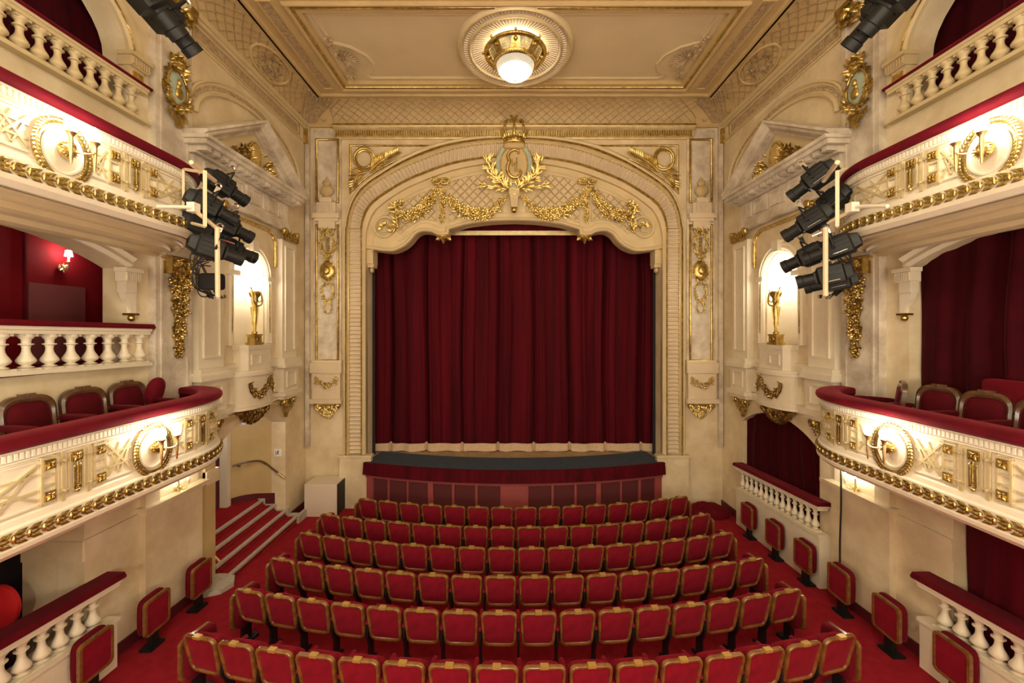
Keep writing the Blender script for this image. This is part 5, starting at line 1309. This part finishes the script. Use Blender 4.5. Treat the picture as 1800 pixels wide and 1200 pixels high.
# ------------------------------------------------------------ lighting rigs
def mk_spot():
    t = thing('stage_spotlight', 'x', 'spotlight', (0, 0, 0))   # beam along +y, origin at the yoke pivot
    b = MB(); O = lambda r, k: rrect(-r, r, -r*k, r*k, r*.35, 2)
    b.grid([[(p[0], y, p[1]) for p in O(r, k)] for y, r, k in ((-.30, .03, 1), (-.29, .07, 1.1), (-.22, .085, 1.2), (-.20, .11, 1.2), (.05, .115, 1.1), (.08, .085, 1), (.10, .085, 1))], cu=True); b.obj('lamp_housing', BLACK, t, smooth=30)
    b = MB(); b.F = lambda u, v, w: (u, w, v); b.lathe([(.07, .08), (.08, .09), (.08, .22), (.09, .23), (.09, .30), (.075, .30), (.075, .25), (0, .24)], (0, 0, 0), 16, 2); b.obj('lens_tube', BLACK, t, smooth=35)
    b = MB()
    for z in (.06, .0, -.06):
        for k in (-1, 1): b.box(k*.113-.006, k*.113+.006, -.19, .03, z-.012, z+.012)
    b.box(-.09, .09, -.16, -.04, .125, .135); b.obj('cooling_fins', BLACK, t)
    b = MB(); b.tube([(-.14, -.04, 0), (-.14, -.04, .2), (.14, -.04, .2), (.14, -.04, 0)], .012, 4)
    for k in (-1, 1): b.lathe([(0, 0), (.025, 0), (.025, .02), (0, .02)], (k*.14, -.05, 0), 8, 1)
    b.obj('yoke', BLACK, t)
    b = MB(); b.box(-.025, .025, -.065, -.015, .2, .29); b.tube([(.0, -.04+.032*cos(a), .31+.032*sin(a)) for a in [-1.2+2*PI*.75*i/10 for i in range(11)]], .012, 5); b.obj('clamp', CHROME, t)
    b = MB(); b.blob((-.12, -.03, .02), .008, 5, 3); b.box(-.118, -.114, -.15, .0, -.09, -.085); b.obj('silver_trim', CHROME, t)
    return capture(t)
SP = mk_spot(); su_ = [False]
def rot_to(d, roll=0):
    d = Vector(d).normalized(); q = d.to_track_quat('Y', 'Z'); return tuple(q.to_euler())
def spot(px, py, Y, d, label, sc=1.0, group=None):
    loc = at(px, py, Y)
    if not su_[0]: su_[0] = True; SP.location = loc; SP.rotation_euler = rot_to(d); SP['label'] = label; SP['group'] = group; SP.scale = (sc,)*3; return
    dup(SP, loc, rot_to(d), label, group, (sc,)*3)
YR = 5.15
for s, spots in ((-1, ((396, 330, 5.9, (.55, 1, -.5), 'top'), (372, 365, 5.6, (.75, 1, -.5), 'second'), (404, 398, 5.9, (.6, 1, -.45), 'third'), (360, 400, 5.7, (.5, 1, -.3), 'behind the pipe'), (380, 440, 5.4, (.8, 1, -.35), 'fourth'), (412, 440, 6.2, (.5, 1, -.25), 'small one behind the fourth'))),
                 (1, ((1428, 318, 5.7, (-.75, 1, -.75), 'top'), (1455, 360, 5.9, (-.5, 1, -.7), 'second'), (1420, 392, 5.6, (-.7, 1, -.6), 'third'), (1488, 352, 6.0, (-.5, 1, .2), 'behind the pipe'), (1462, 438, 5.5, (-.9, 1, -.45), 'fourth'), (1418, 452, 5.9, (-.8, 1, -.5), 'fifth'), (1448, 486, 5.7, (-1.3, 1, -.35), 'lowest'), (1460, 496, 6.0, (-1.1, 1, -.3), 'behind the lowest')))):
    for px, py, Y, d, wh in spots: spot(px, py, Y, d, 'black stage spotlight in the %s cluster, %s' % (SIDE[s], wh), 1.08, 'spotlights of the %s cluster' % SIDE[s])
b = MB(); c = at(372, 495, 5.7); b.rbox(c, (.17, .06, .12), .3); tag(b.obj('flood_light', BLACK), 'small black floodlight hanging lowest in the left cluster', 'spotlight')
spot(292, 34, 5.0, (.55, 1, -.9), 'black spotlight at the top left edge in front of the pilaster', 1.35, 'high spotlights')
spot(262, 0, 4.75, (.55, 1, -.9), 'rear black spotlight at the top left edge, partly out of view', 1.35, 'high spotlights')
spot(1546, 24, 5.0, (-.6, 1, -.9), 'black spotlight at the top right edge in front of the pilaster', 1.35, 'high spotlights')
spot(1578, -8, 4.75, (-.6, 1, -.9), 'rear black spotlight at the top right edge, partly out of view', 1.35, 'high spotlights')
for s in (-1, 1):
    nm = SIDE[s]; m = (lambda px: px) if s < 0 else (lambda px: {340: 1498, 360: 1472, 275: 1575, 372: 1460, 325: 1520, 350: 1492, 378: 1448, 332: 1496}.get(px, 1808-px))
    A = lambda px, py, Y=YR: at(m(px), py, Y)
    t = thing('lighting_frame', 'ivory pipe frame carrying the spotlights off the %s upper balcony' % nm, 'rig', A(360, 525))
    b = MB(); 
    b.tube([A(360, 300), A(360, 398)], .028, 4); b.tube([A(322, 297, 5.4), A(360, 303)], .02, 4); b.tube([A(325, 352, 5.9), A(360, 372)], .02, 4) if 0 else None
    b.tube([A(337, 392, 5.3), A(360, 398)], .02, 4); b.tube([A(322, 297, 5.4), A(322, 365, 5.4)], .02, 4) if s < 0 else b.tube([at(1520, 297, 5.4), at(1520, 365, 5.4)], .02, 4)
    b.tube([A(336, 285, 4.95), A(378, 318, 5.5)], .028, 8); b.obj('ivory_frame', IVORY, t)
    b.blob(A(336, 285, 4.95), .04, 10, 6) if 0 else None
    b = MB(); b.tube([A(275, 363, 4.75), A(340, 364, 5.05)] if s < 0 else [at(1560, 362, 4.6), at(1502, 363, 5.05)], .022, 8); b.obj('white_arm', WHITE, t)
    b = MB(); c = A(340, 365, 5.08); b.box(c[0]-.05, c[0]+.05, c[1]-.05, c[1]+.05, c[2]-.06, c[2]+.06); b.obj('white_clamp', WHITE, t)
    b = MB(); b.tube([A(345, 372, 5.1), A(386, 405, 5.4)] if s < 0 else [at(1500, 368, 5.1), at(1455, 392, 5.4)], .026, 8)
    b.tube([A(382, 400, 5.3), A(383, 522, 5.3)] if s < 0 else [at(1451, 400, 5.3), at(1451, 520, 5.3)], .03, 8); b.obj('hanging_pipe', IVORY, t)
    b = MB(); rnd = random.Random(91+s); bx_ = 386 if s < 0 else 1452
    for i in range(16):
        c = at(bx_+rnd.uniform(-14, 14), 395+rnd.uniform(-60, 60), 5.85+rnd.uniform(-.2, .2)); c2 = tuple(a+rnd.uniform(-.12, .12) for a in c); b.tube([c, c2], .012, 5)
    for i in range(5):
        c = at(bx_-2+rnd.uniform(-14, 14), 524, 6.0); b.tube([c, (c[0]+rnd.uniform(-.1, .1), c[1], c[2]+.05)], .02, 5)
    b.obj('clamp_hardware', CHROME, t)
    b = MB(); kx = -1 if s < 0 else 1
    for i in range(12):
        x = bx_+kx*8; y0 = 450+rnd.uniform(-20, 20); P = [at(x+kx*rnd.uniform(0, 12), y0, 6.0), at(x+kx*rnd.uniform(20, 45), y0+rnd.uniform(-10, 30), 6.0), at(x+kx*rnd.uniform(12, 40), y0+rnd.uniform(30, 60), 6.0), at(x+kx*rnd.uniform(-4, 10), 520, 6.0)]
        b.tube(smoothp(P, 5), .009, 4)
    b.obj('cables', BLACKC, t)
    # mounting bar of the high spotlights, running up to the ceiling
    P0 = at(262 if s < 0 else 1578, -60, 4.8)
    b = MB(); b.tube([(s*4.5, 4.5, P0[2]+.1), (s*4.5, 5.4, P0[2]+.1)], .03, 8); b.tube([(s*4.5, 4.9, P0[2]+.1), (s*4.5, 4.9, 10.87)], .025, 8)
    tag(b.obj('spotlight_bar', BLACK), 'black bar from which the high %s spotlights hang' % nm, 'rig')
